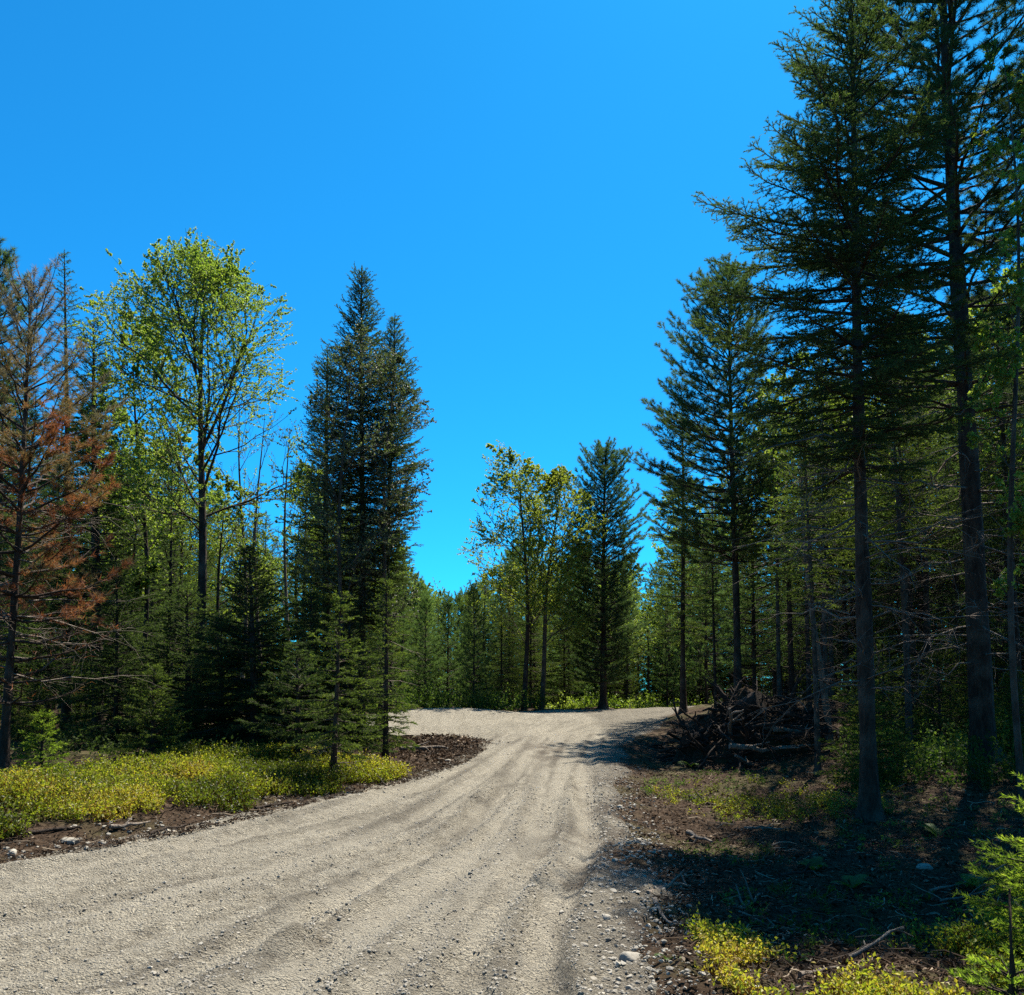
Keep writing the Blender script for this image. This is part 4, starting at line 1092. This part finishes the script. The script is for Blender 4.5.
# ------------------------------------------------------------------ countable small things
def stone_mesh(seed, s):
    rs = np.random.RandomState(seed)
    me = bpy.data.meshes.new("stone")
    import bmesh
    bm = bmesh.new(); bmesh.ops.create_icosphere(bm, subdivisions=3, radius=0.5)
    k = rs.normal(size=(9, 3)); k = unit(k); dd = rs.uniform(0.30, 0.44, 9)
    sc = np.array([1, rs.uniform(0.65, 0.9), rs.uniform(0.5, 0.7)]) * s
    for v in bm.verts:
        c = np.array(v.co)
        for q_, d_ in zip(k, dd):
            e = c.dot(q_) - d_
            if e > 0: c = c - q_ * e * 0.85
        v.co = c * sc * (1 + 0.03 * math.sin(c[0] * 31 + seed) * math.sin(c[1] * 27))
    bm.to_mesh(me); bm.free()
    a = me.attributes.new("var", 'FLOAT', 'FACE'); a.data.foreach_set("value", np.full(len(me.polygons), rs.uniform(0.45, 0.95), np.float32))
    me.polygons.foreach_set("use_smooth", np.ones(len(me.polygons), bool))
    me.materials.append(M['stone'])
    return me
def ground_at(u, v):
    """point of the ground seen at a photo pixel"""
    lo, hi = 2.0, 60.0
    for y in np.arange(2.5, 60, 0.05):
        p = at(u, v, y)
        if p[2] <= gz(p[0], y): return float(p[0]), float(y)
    return float(p[0]), float(y)
STONES = [(631, 966, .17, "rounded grey stone, largest on the right shoulder near the bottom"), (607, 926, .08, "fist sized pale stone below the shoulder's dark soil patch"),
          (583, 954, .075, "flat pale stone left of the large rounded stone"), (638, 845, .085, "pale round stone at the edge of the shaded soil on the shoulder"),
          (341, 907, .05, "small white stone beside the dug yellow patch in the road"), (533, 902, .06, "dark angular stone standing on the lip of the right wheel track"),
          (613, 898, .09, "brown stone on the right shoulder halfway up the shaded ground"), (592, 988, .07, "pale stone at the bottom of the right shoulder"),
          (615, 868, .07, "small grey stone just left of the dark shade on the shoulder"), (70, 842, .20, "pale flat rock in the brown soil at the left road edge"),
          (102, 845, .14, "white chipped rock right of the pale flat rock at the left edge"), (12, 856, .16, "pale rock at the left edge of the picture beside the road"),
          (562, 908, .06, "small grey stone between the right track and the shoulder"), (655, 800, .10, "light stone at the foot of the yellow ground plants"),
          (925, 868, .18, "dim grey rock lying in the deep shade on the right"), (190, 828, .12, "grey rock at the lower edge of the left bushes"),
          (620, 812, .09, "grey stone where the shoulder meets the dark soil"), (448, 762, .16, "grey stone at the churned soil's lower edge")]
for k, (u, v, s_, lab) in enumerate(STONES):
    x, y = ground_at(u, v)
    o = link("stone", stone_mesh(300 + k, s_), None, (x, y, float(terrain(np.array([x]), np.array([y]), True)[0]) + s_ * 0.04), rs.uniform(0, 6.28))
    tag(o, lab, "stone", "single stones beside the road")

def stick_mesh(name, p0, p1, r, seed, mat, side=2, sag=0.0):
    rs = np.random.RandomState(seed)
    K = 8; t = np.linspace(0, 1, K)[:, None]
    p0, p1 = np.array(p0, float), np.array(p1, float)
    L = np.linalg.norm(p1 - p0)
    P = p0 + (p1 - p0) * t + np.cumsum(rs.normal(size=(K, 3)) * 0.022 * L, 0) * np.sin(np.pi * t)
    b = Buf(); tubes(b, P, np.linspace(r, r * 0.45, K) * rs.uniform(0.85, 1.15, K), 6, cap=True)
    for k in range(side):
        i = rs.randint(2, K - 1); d = unit((p1 - p0) / L + rs.normal(size=3) * 0.7); l2 = L * rs.uniform(0.12, 0.4)
        tubes(b, P[i] + d * l2 * np.linspace(0, 1, 4)[:, None] + rs.normal(size=(4, 3)) * 0.02 * l2, np.linspace(r * 0.55, r * 0.2, 4), 5)
    return b.mesh(name, mat, flat=False)

def ground_stick(u0, v0, u1, v1, r, label, seed, mat='deadwood', name="stick", cat="stick", group="sticks lying on the ground", h=0.0):
    a, c = ground_at(u0, v0), ground_at(u1, v1)
    za, zc = gz(*a) + r + 0.02, gz(*c) + r + 0.02 + h
    base = np.array([(a[0] + c[0]) / 2, (a[1] + c[1]) / 2, (za + zc) / 2])
    me = stick_mesh(name, np.array([*a, za]) - base, np.array([*c, zc]) - base, r, seed, M[mat])
    tag(link(name, me, None, base), label, cat, group)
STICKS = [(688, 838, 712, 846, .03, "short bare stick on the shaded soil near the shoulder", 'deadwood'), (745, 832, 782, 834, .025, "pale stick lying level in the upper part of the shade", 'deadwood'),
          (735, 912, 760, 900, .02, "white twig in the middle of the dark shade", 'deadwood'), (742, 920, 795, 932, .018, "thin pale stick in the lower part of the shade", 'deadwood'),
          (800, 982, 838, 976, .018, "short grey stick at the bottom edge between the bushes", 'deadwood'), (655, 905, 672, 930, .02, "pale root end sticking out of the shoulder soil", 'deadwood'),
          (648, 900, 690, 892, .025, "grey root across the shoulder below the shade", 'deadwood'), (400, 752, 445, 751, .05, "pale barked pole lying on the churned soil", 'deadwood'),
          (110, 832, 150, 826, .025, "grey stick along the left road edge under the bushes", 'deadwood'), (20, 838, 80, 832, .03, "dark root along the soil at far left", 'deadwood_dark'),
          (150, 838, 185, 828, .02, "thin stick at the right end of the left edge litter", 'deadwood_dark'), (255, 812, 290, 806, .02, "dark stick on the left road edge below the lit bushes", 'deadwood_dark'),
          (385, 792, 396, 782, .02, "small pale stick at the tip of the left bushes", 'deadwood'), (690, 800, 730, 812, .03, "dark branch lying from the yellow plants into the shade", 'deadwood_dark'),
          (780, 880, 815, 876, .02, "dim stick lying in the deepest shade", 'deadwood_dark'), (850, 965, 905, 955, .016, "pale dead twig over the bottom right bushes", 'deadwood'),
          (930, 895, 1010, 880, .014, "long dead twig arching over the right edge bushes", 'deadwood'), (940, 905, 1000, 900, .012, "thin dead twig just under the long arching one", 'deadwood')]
for k, (a, b_, c, d_, r, lab, mt) in enumerate(STICKS):
    ground_stick(a, b_, c, d_, r, lab, 400 + k, mt, h=0.12 if k >= 15 else 0)
# long dead logs along the far bend
ground_stick(628, 702, 690, 704, 0.09, "dark fallen log lying along the far bend of the road", 450, 'deadwood_dark', "log", "log", None)

# brush pile: stump with roots, soil and branches
px, py = 4.9, 19.2
def heap(name, x, y, rx, ry, h, label, mat):
    n = 90
    U, Vv = np.meshgrid(np.linspace(-1, 1, n), np.linspace(-1, 1, n))
    r = np.sqrt(U ** 2 + Vv ** 2)
    zz = h * np.clip(1 - r ** 2, 0, None) ** 0.7 * (1 + 1.1 * fbm(U * 2.5, Vv * 2.5, 7, 4)) + 0.22 * fbm(U * 7, Vv * 7, 8, 4) * (r < 1)
    Xw, Yw = U * rx, Vv * ry
    Zw = zz + terrain(Xw + x, Yw + y) - gz(x, y) - 0.05 - 0.3 * smooth(0.95, 1.3, r)
    idx = np.arange(n * n).reshape(n, n)
    q = np.stack([idx[:-1, :-1], idx[:-1, 1:], idx[1:, 1:], idx[1:, :-1]], -1).reshape(-1, 4)
    b = Buf(); b.add(np.stack([Xw, Yw, Zw], -1), quad=q)
    o = link(name, b.mesh(name, M[mat], flat=False), None, (x, y, gz(x, y)))
    tag(o, label, "soil heap", kind='structure')
heap("soil_heap", px, py, 1.6, 1.2, 0.95, "dark soil heap under the torn stumps", 'soil')
def stump(x, y, z, rz, tilt, L, r, seed, label):
    rs = np.random.RandomState(seed)
    root = link("stump", None, None, (x, y, z)); root.rotation_euler = (tilt, 0, rz); tag(root, label, "stump")
    b = Buf(); t = np.linspace(0, 1, 9)
    P = np.stack([np.zeros(9), np.zeros(9), L * (t - 0.1)], 1)
    tubes(b, P + rs.normal(size=(9, 3)) * 0.012, r * (1 + 0.9 * np.exp(-t * 5)), 14, cap=True)
    link("stem", b.mesh("stem", M['deadwood_dark'], flat=False), root)
    for k in range(11):
        az = k * 6.283 / 11 + rs.normal() * 0.2; l = rs.uniform(0.45, 1.0); s = np.linspace(0, 1, 7)
        P = np.stack([l * s * np.cos(az + 0.5 * rs.normal() * s), l * s * np.sin(az + 0.5 * rs.normal() * s), 0.05 - 0.25 * l * s ** 2 * rs.uniform(-0.5, 1.4)], 1) + rs.normal(size=(7, 3)) * 0.03
        b = Buf(); tubes(b, P, np.linspace(r * 0.5, 0.012, 7), 6)
        for j in range(3):
            i = rs.randint(2, 6); d = unit(rs.normal(size=3) + (P[i] - P[0])); tubes(b, P[i] + d * rs.uniform(0.15, 0.35) * np.linspace(0, 1, 4)[:, None] + rs.normal(size=(4, 3)) * 0.02, np.linspace(0.018, 0.004, 4), 4)
        link("root", b.mesh("root", M['deadwood_dark'], flat=False), root)
g0 = gz(px, py)
stump(px - 0.35, py - 0.2, g0 + 0.85, 0.4, math.radians(70), 0.9, 0.2, 501, "large uprooted stump tipped over on top of the brush pile")
stump(px + 0.75, py - 0.5, g0 + 0.6, 2.4, math.radians(110), 0.7, 0.15, 502, "smaller uprooted stump with spread roots at the right of the brush pile")
stump(px - 1.1, py - 0.3, g0 + 0.4, -0.8, math.radians(95), 0.6, 0.10, 503, "small torn stump at the road end of the brush pile")
rs = np.random.RandomState(88)
for k in range(170):
    th = rs.uniform(0, 6.28); rr = rs.rand() ** 0.6
    cx_, cy_ = px + 1.6 * rr * math.cos(th), py - 0.35 + 1.5 * rr * math.sin(th)
    cz_ = gz(cx_, cy_) + 1.0 * (1 - rr ** 2) * rs.uniform(0.5, 1.3) + 0.12
    L = rs.uniform(0.5, 1.7); az = rs.uniform(0, 6.28); el = rs.normal() * 0.35 + (0.25 if rs.rand() < 0.3 else 0)
    d = np.array([math.cos(az) * math.cos(el), math.sin(az) * math.cos(el), math.sin(el)]) * L / 2
    big = k % 6 == 0
    lab = "thick broken limb jammed in the brush pile" if big else "thin dead branch tangled in the brush pile"
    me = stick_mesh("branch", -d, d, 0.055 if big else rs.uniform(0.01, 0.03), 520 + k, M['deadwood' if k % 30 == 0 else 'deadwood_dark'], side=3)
    tag(link("branch", me, None, (cx_, cy_, cz_)), lab, "branch", "branches of the brush pile")
# torn roots between the pile and the road
for k in range(10):
    x = rs.uniform(3.0, 3.8); y = rs.uniform(18.5, 22); L = rs.uniform(0.4, 1.1); az = rs.uniform(-0.6, 0.6)
    d = np.array([math.cos(az), math.sin(az), rs.normal() * 0.15]) * L / 2
    me = stick_mesh("branch", -d, d, rs.uniform(0.015, 0.045), 600 + k, M['deadwood_dark'])
    tag(link("branch", me, None, (x, y, gz(x, y) + 0.1)), "dark torn root between the road and the brush pile", "branch", "torn roots beside the road")

# ferns
def fern(u, v, size, seed, label, n=9):
    rs = np.random.RandomState(seed); x, y = ground_at(u, v); b = Buf()
    for k in range(n):
        az = rs.uniform(0, 6.283); L = size * rs.uniform(0.45, 1.1); hh = rs.uniform(0.7, 1.5); s = np.linspace(0.08, 1, 22)
        P = np.stack([L * s * np.cos(az), L * s * np.sin(az), L * hh * (1.1 * s - 0.75 * s ** 2)], 1)
        tubes(b, P, np.linspace(0.004, 0.001, 22), 3, var=0.2)
        T = unit(np.gradient(P, axis=0)); sd_ = unit(np.cross(T, [0, 0, 1]))
        wl_ = 0.28 * L * np.sin(np.pi * np.clip(s, 0, 1) ** 0.7) + 0.01
        for sg in (1, -1):
            D = sd_ * sg + T * 0.45; D[:, 2] -= 0.1
            D = unit(D); L_ = wl_[:, None]; hw = T * 0.009 * size / 0.4
            V = np.stack([P - hw, P + D * L_ * 0.5 - hw * 0.7, P + D * L_, P + D * L_ * 0.5 + hw * 0.9, P + hw], 1)
            i = np.arange(22)[:, None] * 5
            b.add(V, tri=np.concatenate([i + [0, 1, 4], i + [1, 3, 4], i + [1, 2, 3]]), var=np.tile(np.clip(rs.normal(0.5, 0.2, 22), 0, 1), 3))
    o = link("fern", b.mesh("fern", M['fern']), None, (x, y, gz(x, y)), 0)
    tag(o, label, "fern", "ferns")
fern(692, 768, 0.32, 1, "bright green fern alone at the foot of the brush pile")
fern(815, 872, 0.22, 2, "dim green fern in the middle of the dark shade", 8)
fern(852, 890, 0.24, 3, "dim fern in the shade right of the middle one", 6)
fern(938, 838, 0.26, 4, "blue green fern in the shade left of the right edge sapling")
fern(975, 890, 0.26, 5, "pale curled fern against the right edge bushes", 6)
fern(668, 962, 0.10, 6, "little yellowing fern at the corner of the shoulder", 6)
